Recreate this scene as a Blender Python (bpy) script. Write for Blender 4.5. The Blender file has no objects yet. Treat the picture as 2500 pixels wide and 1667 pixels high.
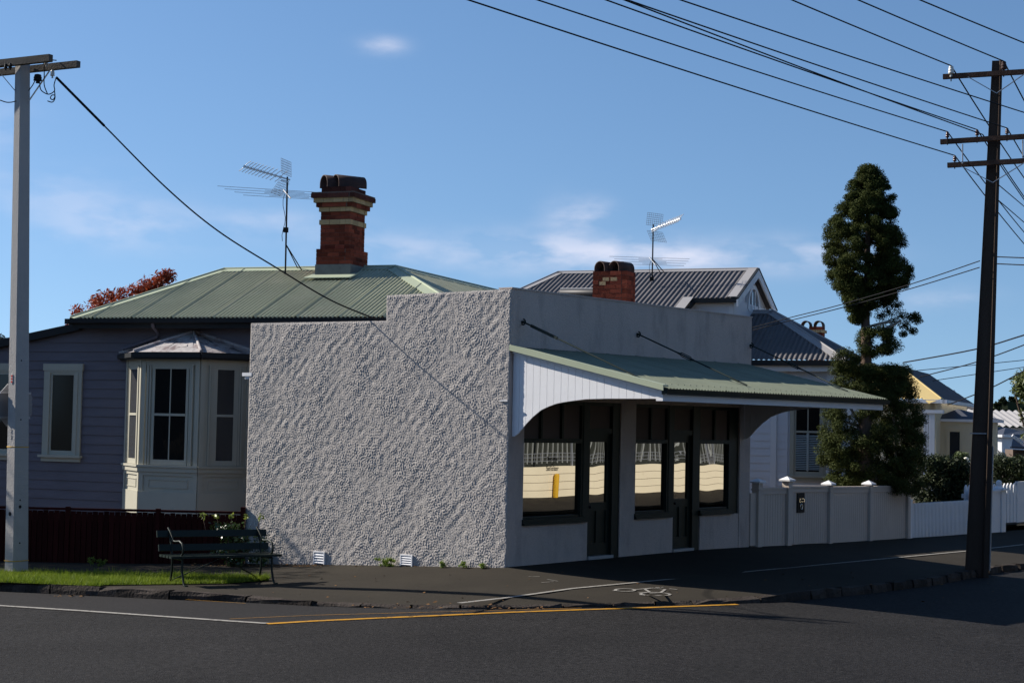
import bpy, math, random
import numpy as np
from mathutils import Vector, Matrix
random.seed(7); RNG = np.random.default_rng(11)
sc = bpy.context.scene; COL = sc.collection
R = math.radians
# ---------------------------------------------------------------- camera
F_PX, EYE, PITCH, ROLL = 4000.0, 2.24, math.atan(199.5/4000.0), R(1.15)
W3 = np.array([0, math.cos(PITCH), math.sin(PITCH)])
_u0 = np.array([0, -math.sin(PITCH), math.cos(PITCH)]); _r0 = np.array([1.0, 0, 0])
RIGHT = math.cos(ROLL)*_r0 + math.sin(ROLL)*_u0
UP = -math.sin(ROLL)*_r0 + math.cos(ROLL)*_u0
ORG = np.array([0, 0, EYE])
cam = bpy.data.cameras.new('camera'); cam.sensor_width = 36; cam.lens = F_PX/2500*36
cam.clip_start = .1; cam.clip_end = 3000
camo = bpy.data.objects.new('camera', cam); COL.objects.link(camo)
camo.matrix_world = Matrix(((RIGHT[0], UP[0], -W3[0], 0), (RIGHT[1], UP[1], -W3[1], 0), (RIGHT[2], UP[2], -W3[2], EYE), (0, 0, 0, 1)))
sc.camera = camo
# ---------------------------------------------------------------- sky, sun, exposure
SUN_HEAD, SUN_EL = 290.5, 33.5
sc.view_settings.view_transform = 'Standard'; sc.view_settings.look = 'None'
sc.view_settings.exposure = 0.7; sc.view_settings.gamma = 1
world = bpy.data.worlds.new('World'); sc.world = world; world.use_nodes = True
nt = world.node_tree; nt.nodes.clear()
def N(t, kind, **kw):
    n = t.nodes.new(kind)
    for k, v in kw.items(): setattr(n, k, v)
    return n
def M(t, op, a, b=None, c=None):
    n = t.nodes.new('ShaderNodeMath'); n.operation = op
    for i, x in enumerate((a, b, c)):
        if x is None: continue
        if isinstance(x, (int, float)): n.inputs[i].default_value = x
        else: t.links.new(x, n.inputs[i])
    return n.outputs[0]
wo = N(nt, 'ShaderNodeOutputWorld'); bg = N(nt, 'ShaderNodeBackground'); bg.inputs['Strength'].default_value = .078
sky = N(nt, 'ShaderNodeTexSky', sky_type='NISHITA', sun_disc=False)
sky.sun_elevation = R(SUN_EL); sky.sun_rotation = R(SUN_HEAD); sky.altitude = 20
sky.air_density = 1.0; sky.dust_density = .3; sky.ozone_density = 3.0
tc = N(nt, 'ShaderNodeTexCoord'); sep = N(nt, 'ShaderNodeSeparateXYZ'); nt.links.new(tc.outputs['Generated'], sep.inputs[0])
lift = N(nt, 'ShaderNodeVectorMath', operation='ADD'); lift.inputs[1].default_value = (0, 0, .12); nt.links.new(tc.outputs['Generated'], lift.inputs[0])
nrm = N(nt, 'ShaderNodeVectorMath', operation='NORMALIZE'); nt.links.new(lift.outputs[0], nrm.inputs[0]); nt.links.new(nrm.outputs[0], sky.inputs[0])
hsv = N(nt, 'ShaderNodeHueSaturation'); hsv.inputs['Saturation'].default_value = 1.1; hsv.inputs['Value'].default_value = 1.1; nt.links.new(sky.outputs[0], hsv.inputs['Color'])
az = M(nt, 'ARCTAN2', sep.outputs[0], sep.outputs[1]); el = M(nt, 'ARCSINE', sep.outputs[2])
cmb = N(nt, 'ShaderNodeCombineXYZ'); nt.links.new(az, cmb.inputs[0]); nt.links.new(M(nt, 'MULTIPLY', el, 2.6), cmb.inputs[1])
noi = N(nt, 'ShaderNodeTexNoise'); noi.inputs['Scale'].default_value = 20; noi.inputs['Detail'].default_value = 7; noi.inputs['Roughness'].default_value = .5
nt.links.new(cmb.outputs[0], noi.inputs['Vector'])
# drifts of thin cloud low over the roofs: (heading, elevation, half width, half height, density) in radians
CL = [(-.0835, .226, .0115, .0042, .62), (.005, .104, .056, .010, .62), (.075, .103, .035, .010, .7), (.105, .1, .022, .007, .4), (.03, .124, .012, .011, .36), (.047, .129, .012, .008, .5), (-.09, .105, .03, .010, .35),
      (.16, .104, .04, .0085, .62), (.258, .078, .022, .006, .35), (-.235, .112, .04, .011, .45), (-.28, .13, .05, .012, .25), (-.31, .165, .022, .012, .25), (-.15, .118, .03, .008, .3)]
tot = None
for a0, e0, sa, se, k in CL:
    da = M(nt, 'DIVIDE', M(nt, 'SUBTRACT', az, a0), sa); de = M(nt, 'DIVIDE', M(nt, 'SUBTRACT', el, e0), se)
    d2 = M(nt, 'ADD', M(nt, 'MULTIPLY', da, da), M(nt, 'MULTIPLY', de, de))
    g = M(nt, 'MULTIPLY', M(nt, 'EXPONENT', M(nt, 'MULTIPLY', d2, -.8)), k)
    tot = g if tot is None else M(nt, 'ADD', tot, g)
nz = N(nt, 'ShaderNodeMapRange'); nz.inputs[1].default_value = .40; nz.inputs[2].default_value = .62
nt.links.new(noi.outputs[0], nz.inputs[0])
mask = M(nt, 'MINIMUM', M(nt, 'MULTIPLY', tot, M(nt, 'ADD', M(nt, 'MULTIPLY', nz.outputs[0], .85), .12)), .8)
mix = N(nt, 'ShaderNodeMix', data_type='RGBA'); nt.links.new(mask, mix.inputs[0])
nt.links.new(hsv.outputs[0], mix.inputs[6]); mix.inputs[7].default_value = (6.4, 6.6, 7.8, 1)
nt.links.new(mix.outputs[2], bg.inputs[0]); nt.links.new(bg.outputs[0], wo.inputs[0])
sund = bpy.data.lights.new('sun', 'SUN'); sund.energy = 5.0; sund.angle = R(.5); sund.color = (1, .93, .83)
suno = bpy.data.objects.new('sun', sund); COL.objects.link(suno)
_s = Vector((math.sin(R(SUN_HEAD))*math.cos(R(SUN_EL)), math.cos(R(SUN_HEAD))*math.cos(R(SUN_EL)), math.sin(R(SUN_EL))))
suno.rotation_euler = _s.to_track_quat('Z', 'Y').to_euler(); suno.location = (-30, 20, 40)

# ---------------------------------------------------------------- placing helpers (photo point -> place)
def ray(x, y): return W3 + RIGHT*((x-1250)/F_PX) - UP*((y-833.5)/F_PX)
def at(x, y, Y): d = ray(x, y); return ORG + d*(Y/d[1])
def atz(x, y, z): d = ray(x, y); return ORG + d*((z-EYE)/d[2])
class Frame:
    'upright frame: s runs along the wall, d stands off it towards the street, z is up'
    def __init__(f, o, head, flip=False):
        a = R(head); f.o = np.array([o[0], o[1], 0.0]); f.t = np.array([math.sin(a), math.cos(a), 0])
        f.n = np.array([math.cos(a), -math.sin(a), 0]) * (-1 if flip else 1)
    def p(f, s, d, z): return f.o + f.t*s + f.n*d + np.array([0, 0, z])
    def hit(f, x, y, d=0):
        q = f.o + f.n*d; r = ray(x, y); P = ORG + r*(np.dot(q-ORG, f.n)/np.dot(r, f.n)) - f.o
        return float(P@f.t), float(P[2])
CORNER = np.array([-.019, 25.69, 0])
FA = Frame(CORNER, 39)                 # shop front and main street
SB = Frame(CORNER, -55, True)          # rough side wall
HF = Frame((-4.945, 31.0), -70, True)  # villa front
# ---------------------------------------------------------------- mesh builder
class MB:
    def __init__(m): m.v = []; m.f = []; m.sm = []
    def add(m, vs, fs, smooth=False):
        b = len(m.v); m.v += [tuple(map(float, q)) for q in vs]; m.f += [tuple(b+i for i in f) for f in fs]; m.sm += [smooth]*len(fs)
    def quad(m, *p): m.add(p, [tuple(range(len(p)))])
    def hexa(m, c): m.add(c, [(0,3,2,1),(4,5,6,7),(0,1,5,4),(1,2,6,5),(2,3,7,6),(3,0,4,7)])
    def fbox(m, fr, s0, s1, d0, d1, z0, z1):
        m.hexa([fr.p(s0,d0,z0), fr.p(s1,d0,z0), fr.p(s1,d1,z0), fr.p(s0,d1,z0), fr.p(s0,d0,z1), fr.p(s1,d0,z1), fr.p(s1,d1,z1), fr.p(s0,d1,z1)])
    def prism(m, base, vec):
        n = len(base); vec = np.array(vec, float); top = [np.array(q, float)+vec for q in base]
        m.add(list(base)+top, [tuple(range(n))[::-1], tuple(range(n, 2*n))] + [(i, (i+1)%n, n+(i+1)%n, n+i) for i in range(n)])
    def bar(m, a, b, w, h=None, up=(0,0,1)):
        h = h or w; a = np.array(a, float); b = np.array(b, float); t = b-a; t /= np.linalg.norm(t)
        s = np.cross(t, np.array(up, float)); 
        if np.linalg.norm(s) < 1e-4: s = np.cross(t, np.array([1.0,0,0]))
        s /= np.linalg.norm(s); u = np.cross(s, t); s = s*w/2; u = u*h/2
        m.hexa([a-s-u, a+s-u, b+s-u, b-s-u, a-s+u, a+s+u, b+s+u, b-s+u])
    def tube(m, pts, r, n=8, caps=True):
        pts = [np.array(p, float) for p in pts]; k = len(pts); rr = r if hasattr(r, '__len__') else [r]*k
        vs = []; prev = None
        for i, p in enumerate(pts):
            t = pts[min(i+1, k-1)] - pts[max(i-1, 0)]; t = t/(np.linalg.norm(t)+1e-9)
            if prev is None:
                a = np.array([0, 0, 1.0]) if abs(t[2]) < .9 else np.array([1.0, 0, 0])
            else: a = prev
            s = a - t*np.dot(a, t); s /= np.linalg.norm(s)+1e-9; prev = s; u = np.cross(t, s)
            vs += [p + rr[i]*(math.cos(2*math.pi*j/n)*s + math.sin(2*math.pi*j/n)*u) for j in range(n)]
        fs = [(i*n+j, i*n+(j+1)%n, (i+1)*n+(j+1)%n, (i+1)*n+j) for i in range(k-1) for j in range(n)]
        m.add(vs, fs, True)
        if caps: m.add(vs[:n], [tuple(range(n))[::-1]]); m.add(vs[-n:], [tuple(range(n))])
    def lathe(m, c, prof, n=14):
        c = np.array(c, float)
        vs = [c + np.array([r*math.cos(2*math.pi*j/n), r*math.sin(2*math.pi*j/n), z]) for r, z in prof for j in range(n)]
        m.add(vs, [(i*n+j, i*n+(j+1)%n, (i+1)*n+(j+1)%n, (i+1)*n+j) for i in range(len(prof)-1) for j in range(n)], True)
        m.add(vs[-n:], [tuple(range(n))])
    def build(m, name, mat, parent=None, loc=None):
        me = bpy.data.meshes.new(name); me.from_pydata(m.v, [], m.f); me.polygons.foreach_set('use_smooth', m.sm); me.update()
        me.materials.append(mat); o = bpy.data.objects.new(name, me); COL.objects.link(o)
        if parent is not None:
            o.parent = parent; o.matrix_parent_inverse = Matrix.Translation(parent.location).inverted()
        return o
def thing(name, label, cat, loc, group=None):
    o = bpy.data.objects.new(name, None); COL.objects.link(o); o.location = tuple(map(float, loc)); o.empty_display_size = .2
    o['label'] = label; o['category'] = cat
    if group: o['group'] = group
    return o
def tag(o, label, cat, group=None):
    o['label'] = label; o['category'] = cat
    if group: o['group'] = group
    return o
def struct(name, mb, mat):
    o = mb.build(name, mat); o['kind'] = 'structure'; return o
def one(name, build, mat, parent, *a, **k):
    mb = MB(); build(mb, *a, **k); return mb.build(name, mat, parent)
def fb(name, mat, parent, fr, *a):
    mb = MB(); mb.fbox(fr, *a); return mb.build(name, mat, parent)
# ---------------------------------------------------------------- materials
def mat(name, col, rough=.7, var=.12, scale=2.0, bump=0, bscale=40, spec=.08, metal=0, stain=None, island=0, fine=None, stretch=None):
    m = bpy.data.materials.new(name); m.use_nodes = True; t = m.node_tree; b = t.nodes['Principled BSDF']
    b.inputs['Roughness'].default_value = rough; b.inputs['Metallic'].default_value = metal; b.inputs['Specular IOR Level'].default_value = spec
    g = N(t, 'ShaderNodeNewGeometry'); vec = g.outputs['Position']
    if stretch:
        mp = N(t, 'ShaderNodeMapping'); mp.inputs['Scale'].default_value = stretch; t.links.new(vec, mp.inputs[0]); vec = mp.outputs[0]
    n = N(t, 'ShaderNodeTexNoise'); n.inputs['Scale'].default_value = scale; n.inputs['Detail'].default_value = 6; n.inputs['Roughness'].default_value = .6
    t.links.new(vec, n.inputs['Vector'])
    f = M(t, 'MULTIPLY_ADD', n.outputs[0], 2*var*1.6, 1-var*1.6)
    if fine:
        n2 = N(t, 'ShaderNodeTexNoise'); n2.inputs['Scale'].default_value = fine[0]; n2.inputs['Detail'].default_value = 2
        t.links.new(g.outputs['Position'], n2.inputs['Vector']); f = M(t, 'MULTIPLY', f, M(t, 'MULTIPLY_ADD', n2.outputs[0], 2*fine[1]*2, 1-2*fine[1]))
    if island: f = M(t, 'MULTIPLY', f, M(t, 'MULTIPLY_ADD', g.outputs['Random Per Island'], 2*island, 1-island))
    sc_ = N(t, 'ShaderNodeVectorMath', operation='SCALE'); sc_.inputs[0].default_value = col
    t.links.new(f, sc_.inputs['Scale']); out = sc_.outputs[0]
    if stain:
        c2, s2, lo, hi, amt = stain
        n3 = N(t, 'ShaderNodeTexNoise'); n3.inputs['Scale'].default_value = s2; n3.inputs['Detail'].default_value = 8; n3.inputs['Roughness'].default_value = .65
        t.links.new(vec, n3.inputs['Vector']); mr = N(t, 'ShaderNodeMapRange'); mr.inputs[1].default_value = lo; mr.inputs[2].default_value = hi; mr.inputs[4].default_value = amt
        t.links.new(n3.outputs[0], mr.inputs[0]); mx = N(t, 'ShaderNodeMix', data_type='RGBA'); t.links.new(mr.outputs[0], mx.inputs[0])
        t.links.new(out, mx.inputs[6]); mx.inputs[7].default_value = (*c2, 1); out = mx.outputs[2]
    t.links.new(out, b.inputs['Base Color'])
    if bump:
        n4 = N(t, 'ShaderNodeTexNoise'); n4.inputs['Scale'].default_value = bscale; n4.inputs['Detail'].default_value = 4
        t.links.new(g.outputs['Position'], n4.inputs['Vector']); bp = N(t, 'ShaderNodeBump'); bp.inputs['Strength'].default_value = bump; bp.inputs['Distance'].default_value = .02
        t.links.new(n4.outputs[0], bp.inputs['Height']); t.links.new(bp.outputs[0], b.inputs['Normal'])
    return m
def leafmat(name, c1, c2, rough=.5, spec=.35, trans=.25):
    m = bpy.data.materials.new(name); m.use_nodes = True; t = m.node_tree; b = t.nodes['Principled BSDF']
    g = N(t, 'ShaderNodeNewGeometry'); n = N(t, 'ShaderNodeTexNoise'); n.inputs['Scale'].default_value = 1.7; t.links.new(g.outputs['Position'], n.inputs['Vector'])
    f = M(t, 'ADD', M(t, 'MULTIPLY', g.outputs['Random Per Island'], .6), M(t, 'MULTIPLY', n.outputs[0], .5))
    mx = N(t, 'ShaderNodeMix', data_type='RGBA'); t.links.new(f, mx.inputs[0]); mx.inputs[6].default_value = (*c1, 1); mx.inputs[7].default_value = (*c2, 1)
    t.links.new(mx.outputs[2], b.inputs['Base Color']); b.inputs['Roughness'].default_value = rough; b.inputs['Specular IOR Level'].default_value = spec
    if trans:
        tr = N(t, 'ShaderNodeBsdfTranslucent'); t.links.new(mx.outputs[2], tr.inputs[0]); ms = N(t, 'ShaderNodeMixShader'); ms.inputs[0].default_value = trans
        t.links.new(b.outputs[0], ms.inputs[1]); t.links.new(tr.outputs[0], ms.inputs[2]); t.links.new(ms.outputs[0], t.nodes['Material Output'].inputs[0])
    return m
WHITE = (.72, .71, .70)
m_rough = mat('rough_plaster', (.425, .395, .37), .9, .05, 1.2, bump=.3, bscale=160, spec=0, fine=(90, .06), stain=((.42, .36, .33), 1.6, .6, .8, .22))
m_plaster = mat('painted_plaster', (.48, .41, .37), .9, .08, 1.5, bump=.5, bscale=45, stain=((.20, .18, .165), 2.6, .50, .78, .55), stretch=(1, 1, .35), fine=(30, .06), spec=.02)
m_white = mat('white_paint', (.74, .74, .75), .5, .05, 3, bump=.05, stain=((.45, .43, .40), 3, .6, .85, .3))
m_cream_trim = mat('cream_trim_paint', (.43, .41, .335), .5, .05, 2)
m_lav = mat('lavender_weatherboard', (.150, .138, .158), .6, .14, 1.4, bump=.06, bscale=30, stretch=(1, 1, 4))
m_whiteboard = mat('white_weatherboard', (.66, .67, .70), .55, .05, 1.5)
m_fence = mat('grey_fence_paint', (.52, .455, .40), .65, .10, 1.5, stain=((.30, .27, .23), 2.5, .55, .8, .4), stretch=(1, 1, .5))
m_dkgreen = mat('dark_green_paint', (.010, .019, .017), .45, .15, 4, spec=.15)
m_gutter = mat('charcoal_gutter', (.028, .03, .032), .5, .1, 3)
m_greenroof = mat('green_roof_paint', (.37, .375, .265), .6, .14, .9, stain=((.52, .50, .38), 1.6, .5, .75, .6), fine=(25, .06))
m_ridge = mat('green_ridge_flashing', (.36, .40, .29), .55, .08, 1.2)
m_awnroof = mat('verandah_roof_paint', (.18, .20, .148), .6, .16, 1.4, stain=((.27, .27, .20), 3, .55, .8, .5), fine=(20, .05))
m_greyroof = mat('grey_iron_roof', (.115, .108, .11), .55, .14, 1.4, stain=((.22, .20, .19), 3, .55, .8, .4))
m_greyridge = mat('grey_ridge_flashing', (.30, .29, .29), .5, .07, 1.0)
m_navyroof = mat('dark_slate_roof', (.075, .08, .1), .6, .1, 1)
m_brick = mat('red_brick', (.155, .040, .024), .85, .2, 6, bump=.3, bscale=50, island=.45)
m_creambrick = mat('cream_brick', (.36, .275, .155), .85, .12, 6, bump=.2, island=.22)
m_soot = mat('sooty_brick', (.075, .028, .022), .85, .2, 6, bump=.3, island=.35)
m_mortar = mat('lime_mortar', (.13, .10, .085), .9, .2, 8)
m_lead = mat('weathered_lead', (.14, .155, .15), .6, .3, 5)
m_clay = mat('dark_clay', (.055, .036, .033), .55, .2, 5)
m_asphalt = mat('asphalt', (.0175, .0165, .0165), .85, .30, .45, bump=.8, bscale=60, fine=(17, .55), spec=.1, stain=((.085, .08, .078), 24, .60, .72, .75))  # pale specks: aggregate, with the stones' catch of light put into the colour
m_smooth_asph = mat('worn_asphalt', (.021, .0195, .0195), .8, .16, .6, bump=.4, bscale=80, fine=(22, .25), spec=.1, stain=((.05, .047, .045), 26, .62, .75, .5))
m_path = mat('footpath_asphalt', (.033, .0285, .0225), .9, .16, .8, bump=.25, bscale=120, fine=(90, .10), stain=((.047, .041, .031), .9, .5, .75, .5), stretch=(1, 1, 1))
m_kerb = mat('bluestone_kerb', (.045, .037, .032), .9, .35, 9, bump=1.0, bscale=28, fine=(60, .3), island=.3)
m_soil = mat('soil', (.06, .048, .036), .95, .2, 3, bump=.4)
m_paintw = mat('worn_white_road_paint', (.28, .265, .24), .7, .12, 5, stain=((.09, .085, .08), 14, .52, .64, .75))
m_painty = mat('worn_yellow_road_paint', (.42, .21, .025), .7, .15, 5, stain=((.09, .08, .06), 12, .5, .66, .7))
m_concrete = mat('pole_concrete', (.38, .365, .35), .85, .12, 3, bump=.35, bscale=45, stain=((.28, .27, .26), 3, .5, .75, .6))
m_oldwood = mat('weathered_arm_timber', (.10, .088, .075), .85, .25, 5, bump=.3, stretch=(1, 1, 1))
m_darkpole = mat('dark_pole_timber', (.062, .044, .034), .8, .3, 2.5, bump=.4, bscale=35, stretch=(1, 1, .15))
m_armwood = mat('brown_arm_timber', (.085, .05, .036), .85, .35, 7, bump=.3)
m_galv = mat('galvanised_steel', (.36, .37, .39), .45, .12, 6, metal=.5)
m_porcelain = mat('brown_porcelain', (.06, .022, .018), .25, .1, 8, spec=.5)
m_whiteporc = mat('white_porcelain', (.65, .63, .58), .25, .1, 8, spec=.5)
m_gridwire = mat('grid_wire', (.16, .16, .17), .6, .05, 2)
m_wire = mat('black_cable', (.012, .012, .014), .6, .05, 2)
m_alu = mat('aerial_aluminium', (.62, .62, .62), .35, .06, 6, metal=.6)
m_black = mat('black_plastic', (.015, .015, .016), .5, .1, 5)
m_redfence = mat('red_stained_timber', (.038, .007, .006), .8, .3, 4, bump=.25, stretch=(1, 1, .3), island=.3)
m_bench = mat('dark_green_bench_paint', (.009, .016, .012), .45, .15, 6, spec=.2)
m_signback = mat('bare_aluminium_sign', (.22, .225, .24), .5, .06, 3, metal=.3)
m_red = mat('red_tag', (.45, .04, .03), .6, .2, 12)
m_yellow = mat('yellow_paint', (.62, .36, .03), .5, .1, 4)
m_creamwall = mat('cream_block_paint', (.78, .69, .50), .8, .05, 1.2, stain=((.42, .36, .24), 5, .62, .8, .5))
m_blind = mat('brown_blind', (.13, .10, .085), .85, .08, 2)
m_shutter = mat('pale_shutter', (.42, .46, .45), .5, .05, 3)
m_bark = mat('bark', (.12, .085, .065), .9, .3, 6, bump=.6, bscale=30, stretch=(1, 1, .4))
m_palebark = mat('pale_bark', (.26, .23, .19), .9, .3, 8, bump=.5)
m_creamhouse = mat('cream_house_paint', (.62, .54, .38), .6, .05, 1.5)
m_yellowroof = mat('yellow_iron_roof', (.55, .42, .19), .6, .08, 1.2)
m_baylead = mat('mottled_lead_roof', (.42, .39, .38), .75, .2, 5, bump=.5, bscale=14, stain=((.16, .11, .11), 4.5, .48, .62, .8))  # pale lead broken by dark random blotches
m_tank = mat('dark_tank_steel', (.03, .03, .033), .5, .1, 3, spec=.2)
m_chrome = mat('chrome', (.75, .73, .70), .15, .02, 4, metal=1)
m_text = mat('black_lettering', (.012, .01, .01), .5, .05, 5)
m_leaflit = mat('dry_leaf', (.13, .07, .03), .8, .4, 9, island=.5)
m_pebble = mat('wall_foot_dirt', (.05, .04, .032), .95, .3, 9, bump=.5)
def glass(name, base, rough, spec=1.0, metal=0):
    m = bpy.data.materials.new(name); m.use_nodes = True; t = m.node_tree; b = t.nodes['Principled BSDF']
    g = N(t, 'ShaderNodeNewGeometry'); n = N(t, 'ShaderNodeTexNoise'); n.inputs['Scale'].default_value = 1.3; n.inputs['Detail'].default_value = 1
    t.links.new(g.outputs['Position'], n.inputs['Vector'])
    sc_ = N(t, 'ShaderNodeVectorMath', operation='SCALE'); sc_.inputs[0].default_value = base; t.links.new(M(t, 'MULTIPLY_ADD', n.outputs[0], .2, .9), sc_.inputs['Scale'])
    t.links.new(sc_.outputs[0], b.inputs['Base Color']); b.inputs['Roughness'].default_value = rough; b.inputs['Specular IOR Level'].default_value = spec; b.inputs['Metallic'].default_value = metal
    return m
m_mirror = glass('reflective_shop_glass', (.37, .365, .355), .0, .5, 1.0)
m_glass = glass('dark_window_glass', (.010, .010, .010), .02, .35)
m_curtain = mat('curtain', (.16, .15, .13), .9, .2, 3, stretch=(8, 8, .2))
# ================================================================ THE SETTING
def zroad(x): return -.28 + .02*min(0.0, x+1) - .022*max(0.0, min(x, 20)-4)
def kerb_pt(u, v):                       # photo point on the gutter line -> place on the road
    z = -.3
    for _ in range(6): P = atz(u, v, z); z = zroad(P[0])
    return P
KB = [kerb_pt(*p) for p in ((-60,1440),(0,1443),(120,1449),(240,1455),(411,1463),(600,1470),(760,1479),(1000,1486),(1250,1487),(1500,1481),(1700,1476),(1860,1471),(1982,1463),(2130,1448),(2278,1429),(2448,1397))]
d0 = KB[1]-KB[2]; d0[2] = 0; d0 /= np.linalg.norm(d0); d0 = np.array([-math.sin(R(66)), math.cos(R(66)), 0])
far_l = [KB[0]+d0*k for k in (60, 25, 8)]; far_r = [KB[-1]+FA.t*k for k in (6, 20, 60)]
KB = far_l + KB + far_r
for q in KB: q[2] = zroad(q[0])
NK = len(KB)
inw = []
for i in range(NK):
    t = KB[min(i+1, NK-1)]-KB[max(i-1, 0)]; n = np.array([-t[1], t[0], 0]); inw.append(n/np.linalg.norm(n))
def ktop(i):                              # kerb upstand; broken down flush at the corner crossing
    u = i-3
    return {5: .085, 6: .05, 7: .04, 8: .04, 9: .04, 10: .045, 11: .085}.get(u, .125)
KT = [KB[i] + np.array([0, 0, ktop(i)]) + inw[i]*.03 for i in range(NK)]
KI = [KB[i] + np.array([0, 0, ktop(i)]) + inw[i]*.17 for i in range(NK)]
# ground, road
mb = MB(); mb.quad((-900,-900,-1.0), (900,-900,-1.0), (900,900,-1.0), (-900,900,-1.0)); struct('ground', mb, m_soil)
mb = MB(); FARP = [np.array([-70, -40, zroad(-70)]), np.array([-5., -60, -.28]), np.array([60, -40, -.28]), np.array([95, 40, -.28])]
ring = [q + inw[i]*.1 for i, q in enumerate(KB)]
rows = []
for k, q in enumerate(ring):              # strips running out from the kerb to the far side of the crossing
    a = k/(NK-1); tgt = np.array([-75+170*a, -60+95*a*a, 0])
    rows.append([(lambda P: (P[0], P[1], zroad(P[0])))(q*(1-f)+tgt*f) for f in (0, .02, .05, .1, .2, .35, .6, 1)])
for k in range(NK-1):
    for j in range(7): mb.quad(rows[k][j], rows[k+1][j], rows[k+1][j+1], rows[k][j+1])
for i in range(len(mb.f)): mb.f[i] = mb.f[i][::-1]
struct('road', mb, m_asphalt)
# older smooth surface along the side street kerb, up to the painted lines
def road_px(u, v, dz): 
    P = kerb_pt(u, v); return P + np.array([0, 0, dz])
edge = [(-60,1476),(0,1480),(300,1500),(648,1523),(860,1513),(1063,1503),(1300,1493),(1488,1487),(1640,1482),(1760,1476)]
inner = [(-60,1441),(0,1444),(300,1459),(600,1472),(800,1482),(1000,1488),(1250,1489),(1488,1484),(1640,1479),(1760,1475.3)]
mb = MB()
for k in range(len(edge)-1): mb.quad(road_px(*edge[k], .004), road_px(*edge[k+1], .004), road_px(*inner[k+1], .004), road_px(*inner[k], .004))
struct('road_edge', mb, m_smooth_asph)
def stripe(name, px, w, m, lift, f=road_px):
    P = [f(u, v, lift) for u, v in px]; mb = MB(); n = len(P)
    Q = []
    for i in range(n):
        t = P[min(i+1, n-1)]-P[max(i-1, 0)]; s = np.array([-t[1], t[0], 0]); s /= np.linalg.norm(s); Q.append((P[i]-s*w/2, P[i]+s*w/2))
    for i in range(n-1): mb.quad(Q[i][0], Q[i+1][0], Q[i+1][1], Q[i][1])
    return struct(name, mb, m)
stripe('white_road_line', [(-60,1474),(0,1478.5),(200,1491),(400,1505),(560,1516),(652,1522)], .11, m_paintw, .008)
stripe('yellow_road_line', [(652,1523),(760,1516.5),(900,1510),(1063,1503),(1250,1494.5),(1420,1488.5),(1560,1484),(1690,1479.5),(1800,1475.5)], .115, m_painty, .008)
stripe('old_yellow_line', [(440,1463.5),(600,1474)], .016, m_painty, .012)
stripe('old_yellow_line', [(560,1512),(760,1503),(1063,1495),(1420,1485)], .016, m_painty, .012)
# kerb: separate dressed stones along the street
mb = MB(); acc = []
def seg_pts(A, i, f): return A[i]*(1-f)+A[i+1]*f
for i in range(NK-1):
    L = np.linalg.norm(KB[i+1]-KB[i]); k = max(1, int(round(L/.85))); k = min(k, 30)
    for j in range(k):
        f0, f1 = j/k+.012, (j+1)/k-.012
        jit = [RNG.normal(0, .008, 3) for _ in range(4)]
        a0, a1 = seg_pts(KB, i, f0), seg_pts(KB, i, f1); t0, t1 = seg_pts(KT, i, f0), seg_pts(KT, i, f1); b0, b1 = seg_pts(KI, i, f0), seg_pts(KI, i, f1)
        broken = 5 <= i-3 <= 10
        if broken:
            for q in (t0, t1): q += np.array([0, 0, RNG.uniform(-.05, .02)]) + inw[i]*RNG.uniform(-.02, .07)
        low = np.array([0, 0, -.15]); nsub = 4
        for s_ in range(nsub):              # each stone's worn, uneven face
            g0, g1 = s_/nsub, (s_+1)/nsub
            def E3(A, B, g, amp): 
                rs = np.random.default_rng(int(abs(A[0])*1000+g*97) % 99991); return A*(1-g)+B*g + rs.normal(0, amp, 3)
            x0, x1 = a0*(1-g0)+a1*g0, a0*(1-g1)+a1*g1
            m0, m1 = E3(a0*.5+t0*.5, a1*.5+t1*.5, g0, .007), E3(a0*.5+t0*.5, a1*.5+t1*.5, g1, .007)
            y0, y1 = E3(t0, t1, g0, .009), E3(t0, t1, g1, .009); z0_, z1_ = b0*(1-g0)+b1*g0, b0*(1-g1)+b1*g1
            mb.add([x0+low, x1+low, m1, m0, y1, y0, z1_, z0_], [(0,1,2,3), (3,2,4,5), (5,4,6,7)])
        mb.quad(a0+low, t0, b0, b0+low); mb.quad(a1+low, b1+low, b1, t1)
struct('kerb', mb, m_kerb)
# footpath: from the building line to the back of the kerb, falling towards both
inner = [np.array([-60., 50, -.9]), np.array([-26., 33, -.5]), np.array([-14., 29.6, -.4])]
prop = [(-12.0, 29.2, -.38), (-10.2, 29.0, -.36), (-9.2, 29, -.36), (-8.1, 28.95, -.36), (-6.6, 28.92, -.35), (-4.7, 28.93, -.31), (-3.9, 28.4, -.262), (-2.6, 27.48, -.17), (-1.3, 26.57, -.085), (-.02, 25.69, 0), (.5, 26.33, 0), (1.4, 27.44, .003), (2.2, 28.43, .006), (3.4, 29.9, .01), (4.6, 31.4, -.02), (6.3, 33.5, -.08)]
inner += [np.array(p) for p in prop] + [FA.p(16, 0, -.16), FA.p(34, 0, -.3), FA.p(74, 0, -.5)]
assert len(inner) == NK, (len(inner), NK)
NF = 14
def path_pt(i, f): 
    P = inner[i]*(1-f) + KI[i]*f; return P
mb = MB(); fr_ = [j/NF for j in range(NF+1)]; idx = {}
for i in range(NK):
    for j, f in enumerate(fr_): idx[i, j] = len(mb.v); mb.v.append(tuple(path_pt(i, f)))
for i in range(NK-1):
    for j in range(NF): mb.f.append((idx[i,j], idx[i,j+1], idx[i+1,j+1], idx[i+1,j])); mb.sm.append(True)
PATH_TRIS = [(np.array(mb.v[a]), np.array(mb.v[b]), np.array(mb.v[c])) for f in mb.f for a, b, c in ((f[0], f[1], f[2]), (f[0], f[2], f[3]))]
struct('footpath', mb, m_path)
_T = np.array(PATH_TRIS)
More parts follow.
